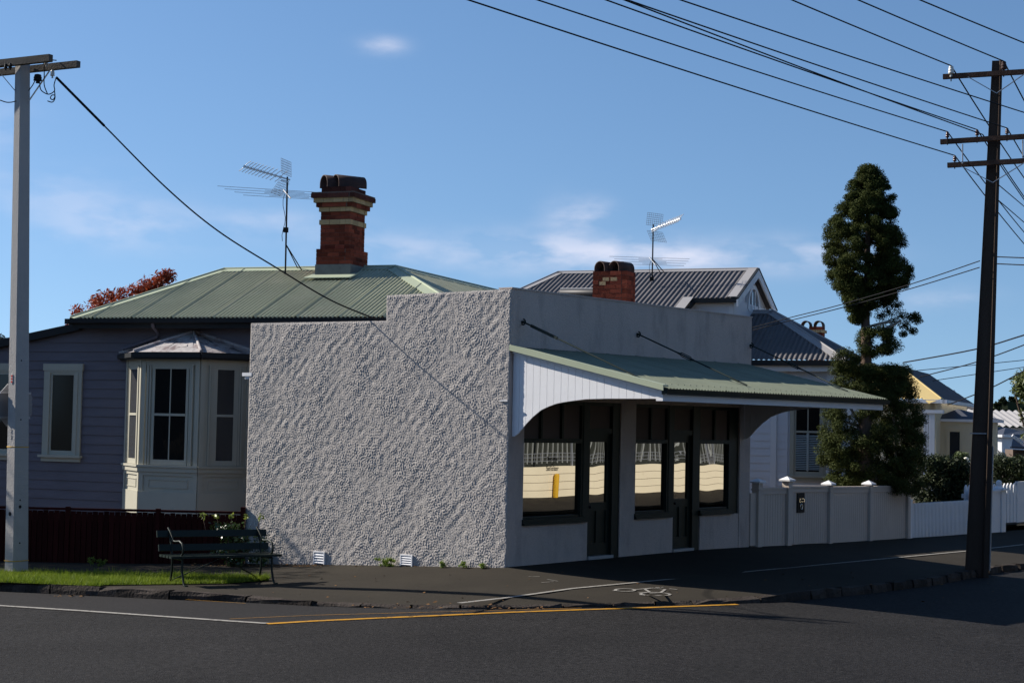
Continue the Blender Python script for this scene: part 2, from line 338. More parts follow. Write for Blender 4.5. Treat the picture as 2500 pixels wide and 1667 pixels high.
def zpath(x, y):
    a, b, c = _T[:,0,:2], _T[:,1,:2], _T[:,2,:2]; p = np.array([x, y])
    v0, v1, v2 = b-a, c-a, p-a; den = v0[:,0]*v1[:,1]-v1[:,0]*v0[:,1]; den = np.where(abs(den) < 1e-9, 1e-9, den)
    u = (v2[:,0]*v1[:,1]-v1[:,0]*v2[:,1])/den; w = (v0[:,0]*v2[:,1]-v2[:,0]*v0[:,1])/den
    k = np.where((u >= -.001) & (w >= -.001) & (u+w <= 1.001))[0]
    if len(k) == 0: return zroad(x)+.125
    k = k[0]; return float(_T[k,0,2] + u[k]*(_T[k,1,2]-_T[k,0,2]) + w[k]*(_T[k,2,2]-_T[k,0,2]))
def path_px(u, v, lift=0):
    z = -.1
    for _ in range(8): P = atz(u, v, z); z = zpath(P[0], P[1])
    return np.array([P[0], P[1], z+lift])
stripe('white_path_line', [(1121,1472),(1240,1458.5),(1400,1440.5),(1605,1417),(1850,1393),(2100,1369.5),(2349,1346),(2500,1329)], .085, m_paintw, .007, path_px)
# worn bicycle emblem painted on the footpath
def ell(cx, cy, a, b, n=22, k0=0, k1=1): return [(cx+a*math.cos(2*math.pi*(k0+(k1-k0)*i/n)), cy+b*math.sin(2*math.pi*(k0+(k1-k0)*i/n))) for i in range(n+1)]
for pl in (ell(1526,1441.5,24,3.6), ell(1600,1449.5,36,4.2), [(1496,1443.4),(1512,1443)], [(1545,1440.5),(1578,1438.2),(1590,1437)], [(1560,1446.8),(1586,1444.8),(1574,1439.2),(1594,1437),(1624,1441),(1612,1446),(1586,1447.6)], [(1600,1435.5),(1620,1434.6)], [(1634,1439),(1653,1440.6)], [(1563,1451.6),(1574,1450.2)]):
    stripe('bicycle_mark', pl, .045, m_paintw, .008, path_px)
for pl in ([(1290,1417),(1318,1419)], [(1322,1416.5),(1352,1420)], [(1335,1421),(1362,1419)]):
    stripe('paint_scuff', pl, .025, m_paintw, .007, path_px)
# yard soil behind the property lines
mb = MB(); mb.quad(*[inner[i]*1.0+np.array([0, 0, -.03]) for i in (0, 3, 8)], np.array([-4., 60, -.4]), np.array([-70., 70, -.9])); struct('yard', mb, m_soil)
mb = MB(); mb.quad(inner[8]+np.array([0,0,-.03]), inner[12]+np.array([0,0,-.03]), FA.p(74,0,-.08), np.array([40., 110, -.1]), np.array([-4., 60, -.4])); struct('yard', mb, m_soil)
# grass verge: blades over a thin turf
def verge_pt(a, f):                       # a along (0..1), f across
    u = -70 + a*725; lo, hi = 1431.0, 1402.0
    if u < 245: v0 = 1423 + (u/240)*9.0; v1 = 1398 + u*.014
    else: v0 = 1433 - (u-245)*.013 - 3.5; v1 = 1402 + (u-245)*.018
    if u > 560: k = (u-560)/95; m_ = (v0+v1)/2; v0 = v0*(1-k*.8)+m_*k*.8; v1 = v1*(1-k*.8)+m_*k*.8
    return u, v0*(1-f)+v1*f
mb = MB(); nA, nB = 60, 5
G = [[path_px(*verge_pt(i/nA, j/nB), .012) for j in range(nB+1)] for i in range(nA+1)]
for i in range(nA):
    for j in range(nB): mb.quad(G[i][j], G[i+1][j], G[i+1][j+1], G[i][j+1])
m_turf = mat('turf', (.045, .055, .018), .95, .3, 5, bump=.5)
struct('verge', mb, m_turf)
m_grass = leafmat('grass_blades', (.075, .145, .008), (.22, .27, .03), .65, .15, .35)
GA = np.array([[q for q in row] for row in G])
def blades(n, hmin, hmax, thin):
    a = RNG.random(n)*nA*.9999; b = np.clip(RNG.beta(1, 1, n), 0, .999)*nB; i, j = a.astype(int), b.astype(int); fa, fb_ = (a-i)[:,None], (b-j)[:,None]
    P = (GA[i,j]*(1-fa)+GA[i+1,j]*fa)*(1-fb_)+(GA[i,j+1]*(1-fa)+GA[i+1,j+1]*fa)*fb_
    clump = .6+.8*np.abs(np.sin(P[:,0]*3.1+np.sin(P[:,1]*5)*1.3)); h = (RNG.uniform(hmin, hmax, n)*clump)[:,None]
    th = RNG.uniform(0, 2*math.pi, n); s = np.stack([np.cos(th), np.sin(th), 0*th], 1)*thin; lean = np.stack([RNG.normal(0, .5, n), RNG.normal(0, .5, n), np.ones(n)], 1)
    return np.stack([P-s, P+s, P+lean*h], 1).reshape(-1, 3)
def trimesh(name, V, mt, parent=None, k=3):
    me = bpy.data.meshes.new(name); n = len(V)//k
    me.vertices.add(len(V)); me.vertices.foreach_set('co', V.astype(np.float32).ravel()); me.loops.add(len(V)); me.loops.foreach_set('vertex_index', np.arange(len(V), dtype=np.int32))
    me.polygons.add(n); me.polygons.foreach_set('loop_start', np.arange(0, len(V), k, dtype=np.int32)); me.update(calc_edges=True); me.validate()
    me.materials.append(mt); o = bpy.data.objects.new(name, me); COL.objects.link(o)
    if parent is not None: o.parent = parent; o.matrix_parent_inverse = Matrix.Translation(parent.location).inverted()
    return o
o = trimesh('grass', np.concatenate([blades(30000, .02, .06, .005), blades(5000, .05, .11, .004)]), m_grass); o['kind'] = 'stuff'

# ================================================================ corrugated iron
def corrug(mb, poly, sdir, pitch=.0762, amp=.009, joint=10, res=8):
    P = [np.array(p, float) for p in poly]; sdir = np.array(sdir, float); sdir /= np.linalg.norm(sdir)
    n = np.cross(P[1]-P[0], P[2]-P[0]); n /= np.linalg.norm(n); n = n if n[2] > 0 else -n
    sdir = sdir - n*np.dot(sdir, n); sdir /= np.linalg.norm(sdir); vd = np.cross(n, sdir); o = P[0]
    q = [((p-o)@sdir, (p-o)@vd) for p in P]; s0, s1 = min(a for a, _ in q), max(a for a, _ in q)
    cols = []; k = int((s1-s0)/pitch*res)+1; lo = int(math.floor(s0/pitch*res))
    ss = sorted(set([s0+1e-5, s1-1e-5] + [j*pitch/res for j in range(lo, lo+k+2) if s0 < j*pitch/res < s1]))
    for s in ss:
        vs = []
        for i in range(len(q)):
            (a, b), (c, d) = q[i], q[(i+1) % len(q)]
            if (a-s)*(c-s) <= 0 and abs(a-c) > 1e-9: vs.append(b+(d-b)*(s-a)/(c-a))
        if len(vs) < 2: continue
        w = math.cos(2*math.pi*s/pitch)*amp; jj = (s/pitch) % (joint or 9)
        if joint and jj < .5: w += amp*.8
        b = o + sdir*s + n*w; cols.append((b+vd*min(vs), b+vd*max(vs)))
    vs = [v for c in cols for v in c]
    mb.add(vs, [(2*i, 2*i+2, 2*i+3, 2*i+1) for i in range(len(cols)-1)], True)

# ================================================================ CORNER SHOP
shop = thing('corner_shop', 'single storey corner shop with rough white plaster side wall, parapet and green iron verandah', 'shop', CORNER)
# -- rough-cast side wall: a real lumpy surface over a solid wall
def fft_noise(ny, nx, lo, hi, seed):
    r = np.random.default_rng(seed); f = np.fft.rfft2(r.normal(size=(ny, nx))); ky = np.fft.fftfreq(ny)[:,None]; kx = np.fft.rfftfreq(nx)[None,:]
    k = np.hypot(kx, ky); f *= np.exp(-((np.log(k+1e-9)-np.log(math.sqrt(lo*hi)))/(.5*math.log(hi/lo)))**2); a = np.fft.irfft2(f, s=(ny, nx)); return a/a.std()
STEP = .01; SL = 5.60
nx, ny = int(SL/STEP)+1, int(4.85/STEP)+1
big = fft_noise(640, 640, .03, .09, 3); med = fft_noise(640, 640, .15, .30, 4); blot = fft_noise(640, 640, .006, .016, 9)
def streaks():                             # trowel strokes leaning up to the right
    r = np.random.default_rng(21); f = np.fft.rfft2(r.normal(size=(640, 640))); ky = np.fft.fftfreq(640)[:,None]; kx = np.fft.rfftfreq(640)[None,:]
    a = (kx-ky)/1.414; b = (kx+ky)/1.414; f *= np.exp(-(a/.012)**2)*np.exp(-((np.abs(b)-.06)/.035)**2); q = np.fft.irfft2(f, s=(640, 640)); return q/q.std()
strk = streaks()
amp = .75+.25*np.tanh(blot)
fin = fft_noise(640, 640, .27, .46, 14)
hgt = np.maximum(med, -1.2)*.0031*amp + fin*.0021 + big*.0015 + strk*.0009 + blot*.002
def wall_base(s): return -.055*s - .06
def wall_top(s): return 4.345-.012*s if s <= 2.52 else 3.895+.006*(s-2.52)
mb = MB()
S = np.linspace(0, SL, nx); Z0 = -.45; vid = -np.ones((ny, nx), int)
Hh = hgt[:ny, :nx]; vs = []; mask_ = np.zeros((ny, nx), bool)
for jx in range(nx):
    tz, bz = wall_top(S[jx]), wall_base(S[jx])
    for iy in range(ny):
        z = Z0 + iy*STEP
        if bz-STEP <= z <= tz+STEP*.5:
            edge_ = min(1, max(0., (tz-z)/.03), max(0, min(jx, nx-1-jx)*STEP/.02)); 
            if jx*STEP > 2.52-.02 and z > 3.88: edge_ = 0
            vid[iy, jx] = len(vs); vs.append(SB.p(S[jx], .012+(.012+Hh[iy, jx])*(.35+.65*edge_), min(max(z, bz), tz)))
fs = [(int(vid[i,j]), int(vid[i,j+1]), int(vid[i+1,j+1]), int(vid[i+1,j])) for i in range(ny-1) for j in range(nx-1) if min(vid[i,j], vid[i,j+1], vid[i+1,j+1], vid[i+1,j]) >= 0]
mb.add(vs, fs, True)
side_wall = mb.build('side_wall', m_rough, shop)
mb = MB(); T = .24                       # solid wall behind the roughcast with plain capped edges
mb.prism([SB.p(0, .013, -.6), SB.p(SL, .013, -.8), SB.p(SL, .013, wall_top(SL)), SB.p(2.52, .013, wall_top(2.53)), SB.p(2.52, .013, wall_top(2.52)), SB.p(0, .013, wall_top(0))], -SB.n*T)
mb.build('wall_core', m_rough, side_wall)
# -- main street front
DEP = .24; Lf = 7.33
def fa(name, m, par, *a): return fb(name, m, par, FA, *a)
mb = MB()
mb.fbox(FA, 0, Lf, -DEP, 0, 2.62, 4.352)          # parapet and head
for a, b in ((0, .383), (3.04, 3.49), (6.95, Lf)): mb.fbox(FA, a, b, -DEP, 0, -.3, 2.62)
for a, b, t in ((.383, 2.13, .63), (3.49, 4.70, .63), (5.60, 6.95, .63)): mb.fbox(FA, a, b, -DEP, -.012, -.3, t)
front = mb.build('front_wall', m_plaster, shop)
mb = MB(); mb.fbox(FA, -.01, Lf+.02, -DEP-.02, .015, 4.352, 4.375); mb.build('parapet_cap', m_plaster, shop)
mb = MB(); mb.fbox(FA, .03, Lf-.01, -.5, -.43, .0, 2.6); mb.fbox(FA, .0, Lf, -4.2, -.25, 3.3, 3.36)   # back of the window bays, flat roof
mb.fbox(FA, Lf-.24, Lf, -4.2, -.242, -.3, 3.9); mb.build('inner_walls', m_blind, shop)
def wavy(mb, s0, s1, z0, z1, d, amp, ks, kz, ph, n=24):
    g = [[FA.p(s0+(s1-s0)*i/n, d+amp*(math.sin(ks*i/n+ph)+.5*math.sin(kz*j/n+ph*1.7)+ .3*math.sin(1.9*ks*i/n+1.3*kz*j/n)), z0+(z1-z0)*j/n) for j in range(n+1)] for i in range(n+1)]
    vs = [p for r in g for p in r]; mb.add(vs, [(i*(n+1)+j, (i+1)*(n+1)+j, (i+1)*(n+1)+j+1, i*(n+1)+j+1) for i in range(n) for j in range(n)], True)
def shop_window(s0, s1, panels, seed, amp):
    w = MB()
    w.fbox(FA, s0, s1, -.15, -.03, 1.935, 2.005)                       # transom bar
    w.fbox(FA, s0, s1, -.15, -.03, 2.56, 2.62)
    w.fbox(FA, s0, s0+.035, -.15, -.03, .725, 1.935); w.fbox(FA, s1-.05, s1, -.15, -.03, .725, 1.935)
    for e in [s0] + panels + [s1-.04]: w.fbox(FA, e, e+.04, -.15, -.032, 2.005, 2.56)
    w.fbox(FA, s0+.035, s1-.05, -.13, -.05, .725, .76)
    f = w.build('shop_window', m_dkgreen, shop)
    mb = MB(); wavy(mb, s0+.035, s1-.05, .76, 1.935, -.09, amp, 2.2+.5*seed, 2.6, seed*1.3); mb.build('pane', m_mirror, f)
    for a, b in zip([s0]+panels, panels+[s1-.04]):
        mb = MB(); mb.fbox(FA, a+.04, b, -.105, -.085, 2.005, 2.56); mb.build('transom_blind', m_blind, f)
    mb = MB(); mb.fbox(FA, s0-.02, s1+.03, -.14, .055, .63, .672); mb.fbox(FA, s0-.02, s1+.03, -.14, .03, .672, .725); mb.build('sill', m_dkgreen, f)
    return f
shop_window(.383, 2.0, [.86, 1.42], 1, .0006)
shop_window(3.49, 4.56, [4.0], 2, .0006)
shop_window(5.57, 6.66, [6.1], 3, .0015)
for a, b in ((2.0, 2.17), (2.83, 3.04), (4.56, 4.73), (5.35, 5.57), (6.66, 6.95)):    # posts beside doors and windows
    fa('door_post', m_dkgreen, shop, a, b, -.16, -.02 if b < 6.9 else -.035, 0.0 if b < 6.9 else .63, 2.62)
def shop_door(s0, s1, seed):
    m = MB(); D0, D1 = -.125, -.075
    m.fbox(FA, s0, s0+.09, D0, D1, .06, 2.09); m.fbox(FA, s1-.09, s1, D0, D1, .06, 2.09)
    for a, b in ((.06, .26), (.80, .94), (1.955, 2.09)): m.fbox(FA, s0+.09, s1-.09, D0, D1, a, b)
    m.fbox(FA, s0+.09, s1-.09, D0+.01, D1-.022, .26, .80)
    c = (s0+s1)/2; m.fbox(FA, c-.04, c+.04, D0, D1, .26, .80)
    d = m.build('shop_door', m_dkgreen, shop)
    mb = MB(); wavy(mb, s0+.09, s1-.09, .94, 1.955, -.1, .0007, 2.6, 3.1, seed); mb.build('pane', m_mirror, d)
    fa('transom', m_dkgreen, d, s0, s1, -.15, -.03, 2.09, 2.18); fa('head', m_dkgreen, d, s0, s1, -.15, -.03, 2.56, 2.62)
    mb = MB(); mb.fbox(FA, s0, s1, -.11, -.09, 2.18, 2.56); mb.build('transom_blind', m_blind, d)
    mb = MB(); mb.tube([FA.p(s0+.05, -.075, .87), FA.p(s0+.05, -.03, .87)], .012); mb.lathe(FA.p(s0+.05, -.025, .845), [(.0, 0), (.022, .01), (.026, .026), (.02, .042), (0, .05)], 10); mb.build('door_knob', m_black, d)
    mb = MB(); mb.fbox(FA, s0-.02, s1+.02, -.2, .02, -.2, .055); mb.build('step', m_concrete, d)
shop_door(2.17, 2.83, .4); shop_door(4.73, 5.35, 2.2)
# lettering on the first pane
def lettering(txt, s, z, size, sx, parent, d=-.082):
    cu = bpy.data.curves.new('lettering', 'FONT'); cu.body = txt; cu.size = size; cu.align_x = 'CENTER'; cu.extrude = .0008; cu.resolution_u = 3
    ob = bpy.data.objects.new('lettering', cu); COL.objects.link(ob); bpy.context.view_layer.update()
    me = bpy.data.meshes.new_from_object(ob.evaluated_get(bpy.context.evaluated_depsgraph_get())); COL.objects.unlink(ob); bpy.data.objects.remove(ob)
    for v in me.vertices: v.co = Vector(FA.p(s + v.co.x*sx, d + v.co.z, z + v.co.y))
    me.materials.clear(); me.materials.append(m_text); o = bpy.data.objects.new('lettering', me); COL.objects.link(o)
    o.parent = parent; 
    if parent.type == 'EMPTY': o.matrix_parent_inverse = Matrix.Translation(parent.location).inverted()
    return o
w1 = [o for o in bpy.data.objects if o.name == 'shop_window'][0]
sA, zA = FA.hit(1332, 1149, -.08); sB_, zB = FA.hit(1367, 1148, -.08)
lettering('Solicitor', (sA+sB_)/2, zA, .115, (sB_-sA)/.46, w1)
lettering('&', (sA+sB_)/2, zA+.105, .062, 1, w1)
lettering('Barrister', (sA+sB_)/2, zA+.165, .09, (sB_-sA)/.46*1.1, w1)
# -- verandah over the footpath
ver = MB(); ZW, ZF, DF = 3.43, 2.81, 2.9
slope = (ZF-ZW)/DF
corrug(ver, [FA.p(.0, .005, ZW), FA.p(7.2, .005, ZW+.02), FA.p(7.2, DF, ZF), FA.p(.0, DF, ZF)], FA.t, amp=.012, joint=10, pitch=.085)
for k in range(42):                        # screw heads near the gutter
    p = FA.p(.085+.17*k, DF-.16, ZF+.16*.214+.014); ver.lathe(p, [(.012, 0), (.012, .008), (.004, .012)], 6)
verandah = ver.build('verandah', m_awnroof, shop)
mb = MB(); mb.prism([FA.p(-.03, 0, ZW+.012), FA.p(-.03, DF, ZF+.012), FA.p(-.03, DF, ZF+.034), FA.p(-.03, 0, ZW+.04)], FA.t*.13); mb.prism([FA.p(-.035, 0, ZW-.05), FA.p(-.035, DF, ZF-.05), FA.p(-.035, DF, ZF+.034), FA.p(-.035, 0, ZW+.04)], FA.t*.02)
mb.build('edge_flashing', m_ridge, verandah)
mb = MB(); mb.fbox(FA, -.02, 7.24, -.0, .02, ZW+.015, ZW+.045); mb.build('wall_flashing', m_plaster, verandah)
mb = MB(); mb.prism([FA.p(.0, DF-.05, ZF-.105), FA.p(0, DF+.04, ZF-.09), FA.p(0, DF+.055, ZF-.022), FA.p(0, DF-.05, ZF-.022)], FA.t*7.22); mb.build('gutter', m_dkgreen, verandah)
mb = MB(); mb.fbox(FA, .05, 7.15, DF-.18, DF-.06, ZF-.2, ZF-.045); mb.build('beam', m_white, verandah)
mb = MB()
for k in range(9): mb.bar(FA.p(.3+k*.82, .02, ZW-.06), FA.p(.3+k*.82, DF-.19, ZF-.04), .05, .09)
for d in (.75, 1.5, 2.2): mb.bar(FA.p(.1, d, ZW+slope*d-.035), FA.p(7.1, d, ZW+slope*d-.035), .07, .035)
mb.build('rafter', m_white, verandah)
ARCH = [(.0, 2.03), (.06, 2.035), (.144, 2.085), (.29, 2.235), (.42, 2.345), (.58, 2.453), (.72, 2.508), (.868, 2.553), (1.0, 2.576), (1.176, 2.599), (1.437, 2.627), (1.822, 2.638), (2.71, 2.643)]
def arch_z(d):
    for (a, b), (c, e) in zip(ARCH, ARCH[1:]):
        if a <= d <= c: return b+(e-b)*(d-a)/(c-a)
    return ARCH[-1][1]
def arch_panel(s):
    mb = MB(); d = .012; W = .136; dmax = DF-.17
    while d < dmax-.01:
        e = min(d+W-.006, dmax); xs = [d+(e-d)*k/6 for k in range(7)]
        pl = [FA.p(s, x, arch_z(x)) for x in xs] + [FA.p(s, e, ZW+slope*e-.05), FA.p(s, d, ZW+slope*d-.05)]
        mb.prism(pl, FA.t*.022); 
        mb.prism([FA.p(s+.006, e-.001, arch_z(e)+.004), FA.p(s+.006, e+.007, arch_z(e)+.004), FA.p(s+.006, e+.007, ZW+slope*e-.055), FA.p(s+.006, e-.001, ZW+slope*e-.05)], FA.t*.01)
        d += W
    p = mb.build('arched_end_panel', m_white, verandah)
    b2 = MB(); o = s-.028 if s < 3 else s+.024
    b2.prism([FA.p(o, .01, ZW-.095), FA.p(o, DF-.0, ZF-.105), FA.p(o, DF-.0, ZF-.03), FA.p(o, .01, ZW-.012)], FA.t*.026); b2.build('barge_board', m_white, verandah)
arch_panel(.06); arch_panel(7.08)
for k, (sa, za, sf) in enumerate(((.267, 3.843, -.0), (3.47, 3.824, 3.02), (7.274, 3.82, 6.55))):
    sf = (.12, 3.12, 6.6)[k]; a = FA.p(sa, .03, za); b = FA.p(sf, 2.42, ZW+slope*2.42+.02); mb = MB()
    mb.tube([a, b], .013, 7)
    q = lambda f: a*(1-f)+b*f
    if k == 0: mb.bar(q(.07), q(.30), .03, .045)
    else:
        up = np.array([0, 0, .03]); mb.tube([q(.40), q(.41)+up, q(.50)+up, q(.51)], .008, 6); mb.tube([q(.40), q(.41)-up, q(.50)-up, q(.51)], .008, 6); mb.bar(q(.38), q(.41), .03); mb.bar(q(.50), q(.525), .03)
        mb.bar(q(.86), q(.93), .03)
    ring_ = [a + FA.n*.0 + np.array([0, 0, .045*math.cos(t)]) + FA.t*.0 + FA.n*.045*math.sin(t) for t in [i*math.pi*1.6/8 for i in range(9)]]
    mb.tube(ring_, .012, 6); mb.tube([FA.p(sa, -.01, za), FA.p(sa, .05, za)], .022, 8)
    mb.build('tie_rod', m_dkgreen, verandah)
# -- small things fixed to the side wall
for u, v0, v1, w_ in ((783.5, 1349, 1375, 14), (996.5, 1357, 1379, 15)):
    s0, z1 = SB.hit(u+w_, v0); s1, z0 = SB.hit(u-w_, v1); mb = MB(); d = .02
    mb.fbox(SB, s0, s0+.02, d, .06, z0, z1); mb.fbox(SB, s1-.02, s1, d, .06, z0, z1); mb.fbox(SB, s0, s1, d, .058, z1, z1+.02)
    for j in range(4):
        zz = z0+.01+(z1-z0-.02)*j/4; mb.prism([SB.p(s0+.02, .022, zz+.05), SB.p(s0+.02, .055, zz), SB.p(s0+.02, .06, zz+.012), SB.p(s0+.02, .022, zz+.065)], SB.t*(s1-s0-.04))
    mb.build('wall_vent', m_white, shop)
mb = MB(); zt = SB.hit(600, 918)[1]; P = lambda z, d=.09: SB.p(SL+.05, -d, z)
mb.bar(P(-.35), P(zt), .075, .05); mb.fbox(SB, SL-.06, SL+.17, -.16, .03, zt, zt+.06); mb.fbox(SB, SL-.03, SL+.13, -.13, .0, zt-.05, zt); mb.build('downpipe', m_white, shop)
mb = MB(); mb.fbox(SB, .012, .16, .03, .045, 2.58, 2.6); mb.build('wall_bracket', m_white, shop)
# -- brickwork
def bricks(mb, o, t, n, w, d, z0, z1, off=0, course=.0835, blen=.235, phase=0):
    'courses of single bricks round a rectangular stack; o = front corner, t = along the front, n = going back'
    nz = max(1, int(round((z1-z0)/course))); hz = (z1-z0)/nz; g = .007
    sides = [(o-t*off-n*off, t, n, w+2*off), (o+t*(w+off)-n*off, n, -t, d+2*off), (o+t*(w+off)+n*(d+off), -t, -n, w+2*off), (o-t*off+n*(d+off), -n, t, d+2*off)]
    for j in range(nz):
        a, b = z0+j*hz+g/2, z0+(j+1)*hz-g/2
        for q, (c, e, inn, L) in enumerate(sides):
            k = max(2, int(round(L/blen))); bl = L/k; x = -bl/2 if (j+q+phase) % 2 else 0.0
            while x < L-.01:
                x0, x1 = max(x, 0)+g/2, min(x+bl, L)-g/2; x += bl
                if x1-x0 < .03: continue
                if x1 > L-.03: x1 = L-.112
                if x0 < .01: x0 = -.0
                jt = RNG.normal(0, .0025); p0 = c+e*x0-inn*jt; p1 = c+e*x1-inn*jt
                if x1-x0 < .02: continue
                Z = np.array([0, 0, 1.0]); dd = inn*.105
                mb.hexa([p0+Z*a, p1+Z*a, p1+dd+Z*a, p0+dd+Z*a, p0+Z*b, p1+Z*b, p1+dd+Z*b, p0+dd+Z*b])
def core(mb, o, t, n, w, d, z0, z1, off):
    i = -off+.008; a = o+t*i+n*i; W, D = w-2*i, d-2*i
    mb.hexa([a+np.array([0,0,z]) + t*(W*x) + n*(D*y) for z in (z0, z1) for x, y in ((0,0),(1,0),(1,1),(0,1))])
def hood_pot(mb, c, ax, w, hgt_, L):
    'half-round clay hood, open at both ends; ax = tunnel direction'
    ax = np.array(ax, float); s = np.array([-ax[1], ax[0], 0]); r = w/2; th = .022; prof = [(-r, 0)] + [(-r*math.cos(a), hgt_-r+r*math.sin(a)) for a in [math.pi*i/12 for i in range(13)]] + [(r, 0)]
    inn = [(x*(r-th)/r, max(0, z-(th if z > hgt_-r-.001 else 0))) for x, z in prof]
    ends = [c-ax*L/2, c+ax*L/2]; Z = np.array([0, 0, 1.0]); n = len(prof)
    vs = [e+s*x+Z*z for e in ends for pr in (prof, inn) for x, z in pr]
    fs = []
    for i in range(n-1):
        fs += [(i, i+1, 2*n+i+1, 2*n+i), (n+i+1, n+i, 3*n+i, 3*n+i+1), (i+1, i, n+i, n+i+1), (2*n+i, 2*n+i+1, 3*n+i+1, 3*n+i)]
    mb.add(vs, fs, True)
# shop's own chimney, standing behind the parapet
cS = Frame(at(1447, 700, 31.2)[:2], 113); wC = cS.hit(1530.5, 690)[0]
oC = cS.p(0, 0, 0); tC = cS.t; nC = -cS.n
if np.dot(nC, W3) < 0: nC = -nC
mb = MB(); ztop = cS.hit(1488, 661.5)[1]; bricks(mb, oC, tC, nC, wC, .5, 3.3, ztop, 0)
ch = mb.build('chimney', m_brick, shop); mb = MB(); core(mb, oC, tC, nC, wC, .5, 3.3, ztop-.012, 0); mb.build('mortar', m_mortar, ch)
mb = MB(); pale = [(.2, ztop-.19), (.36, ztop-.19), (.13, ztop-.27)]
for x, z in pale: a = oC+tC*x-nC*.004; mb.hexa([a+np.array([0,0,z+zz]) + tC*(.13*p) + nC*(.08*q) for zz in (0, .068) for p, q in ((0,0),(1,0),(1,1),(0,1))])
mb.build('pale_brick', m_creambrick, ch)
for k in (0, 1):
    mb = MB(); hood_pot(mb, oC+tC*(wC*(.29+.42*k))+nC*.25+np.array([0,0,ztop]), nC*.93+tC*.36, .275, .2, .45); mb.build('chimney_pot', m_clay, ch)
# ================================================================ WEATHERBOARD VILLA behind the shop
villa = thing('weatherboard_house', 'lavender weatherboard house with green iron hip roof, tall red chimney and bay window', 'house', HF.p(2, 0, .4))
def boards(mb, fr, s0, s1fun, z0, z1, pitch, lip=.022):
    z = z0
    while z < z1-.005:
        b = min(z+pitch, z1); s1 = s1fun(b)
        mb.add([fr.p(s0,lip,z), fr.p(s1,lip,z), fr.p(s1,.004,b), fr.p(s0,.004,b), fr.p(s0,0,z), fr.p(s1,0,z)], [(0,3,2,1), (4,0,1,5)]); z += pitch
def lean(s): return 3.96-.184*(s-3.85)
mb = MB(); boards(mb, HF, -2.2, lambda z: 9.5 if z < 2.9 else (3.98 if z > 3.95 else 3.85+(3.96-z)/.184), .40, 4.12, .181)
mb.quad(HF.p(-2.2,-.01,.3), HF.p(9.5,-.01,.3), HF.p(9.5,-.01,2.9), HF.p(3.9,-.01,3.97), HF.p(3.9,-.01,4.15), HF.p(-2.2,-.01,4.15))
wall = mb.build('wall', m_lav, villa)
mb = MB(); mb.fbox(HF, 3.98, 4.06, -4, .02, 3.9, 4.1); mb.fbox(HF, -2.2, 9.5, -.2, -.02, -.6, .39); mb.build('foundation', m_redfence, villa)
mb = MB(); mb.prism([HF.p(3.7,-.0,3.99), HF.p(9.5,-.0,2.925), HF.p(9.5,-3,2.925), HF.p(3.7,-3,3.99)], np.array([0,0,.05])); mb.prism([HF.p(3.75,.14,3.9), HF.p(9.5,.14,2.84), HF.p(9.5,.14,3.0), HF.p(3.75,.14,4.05)], -HF.n*.15); mb.build('lean_to_roof', m_gutter, villa)
# main roof
De, Dr = .42, -2.35
sL, zE = HF.hit(172, 777, De); sR1, zR = HF.hit(548, 659, Dr); sR2, zR2 = HF.hit(966, 651, Dr); zR = (zR+zR2)/2; sE2 = sR2-(De-Dr)
zE = HF.hit(500, 775, De)[1]
mb = MB(); corrug(mb, [HF.p(sE2,De,zE), HF.p(sL,De,zE), HF.p(sR1,Dr,zR), HF.p(sR2,Dr,zR)], HF.t, amp=.017, joint=10, pitch=.088)
corrug(mb, [HF.p(sE2,De,zE), HF.p(sR2,Dr,zR), HF.p(sR2,Dr-7,zR), HF.p(sE2,De-9.5,zE)], HF.n, amp=.011)
corrug(mb, [HF.p(sL,De,zE), HF.p(sL,Dr*2-De,zE), HF.p(sR1,Dr,zR)], HF.n, amp=.011)
corrug(mb, [HF.p(sL,Dr*2-De,zE), HF.p(sE2,Dr*2-De,zE), HF.p(sR2,Dr,zR), HF.p(sR1,Dr,zR)], HF.t, amp=.011)
roof = mb.build('roof', m_greenroof, villa)
def flash(mb, a, b, w, nrm1, nrm2, th=.02):
    'folded strip over a ridge or hip'
    a, b = np.array(a, float), np.array(b, float); t = (b-a)/np.linalg.norm(b-a)
    for n in (nrm1, nrm2):
        n = np.array(n, float); n /= np.linalg.norm(n); s = np.cross(t, n); s /= np.linalg.norm(s)
        if s[2] > 0: s = -s
        o = n*th; mb.quad(a+o, b+o, b+o+s*w, a+o+s*w); mb.quad(a+o+s*w, b+o+s*w, b+s*w-n*.01, a+s*w-n*.01)
    mb.tube([a+np.array([0,0,th+.0]), b+np.array([0,0,th+.0])], .025, 8)
sl = (zR-zE)/(De-Dr); nF = HF.n*sl+np.array([0,0,1.0]); nRt = -HF.t*sl+np.array([0,0,1.0]); nL = HF.t*((zR-zE)/(sL-sR1))+np.array([0,0,1.0]); nB = -HF.n*sl+np.array([0,0,1.0])
mb = MB(); flash(mb, HF.p(sR1,Dr,zR), HF.p(sR2,Dr,zR), .17, nF, nB); flash(mb, HF.p(sR1,Dr,zR), HF.p(sL,De,zE), .16, nF, nL); flash(mb, HF.p(sR2,Dr,zR), HF.p(sE2,De,zE), .2, nF, nRt); flash(mb, HF.p(sR2,Dr,zR), HF.p(sR2,Dr-7,zR), .2, nRt, nB)
mb.build('ridge_flashing', m_ridge, roof)
mb = MB(); mb.prism([HF.p(0,De-.02,zE-.02), HF.p(0,De+.09,zE-.02), HF.p(0,De+.08,zE-.10), HF.p(0,De-.02,zE-.12)], HF.t*(sL+.07)); mb.prism([HF.p(0,De-.02,zE-.02), HF.p(0,De+.09,zE-.02), HF.p(0,De+.08,zE-.10), HF.p(0,De-.02,zE-.12)], HF.t*(sE2))
mb.fbox(HF, sL-.02, sL+.07, Dr*2-De, De+.09, zE-.12, zE-.02); mb.build('gutter', m_gutter, villa)
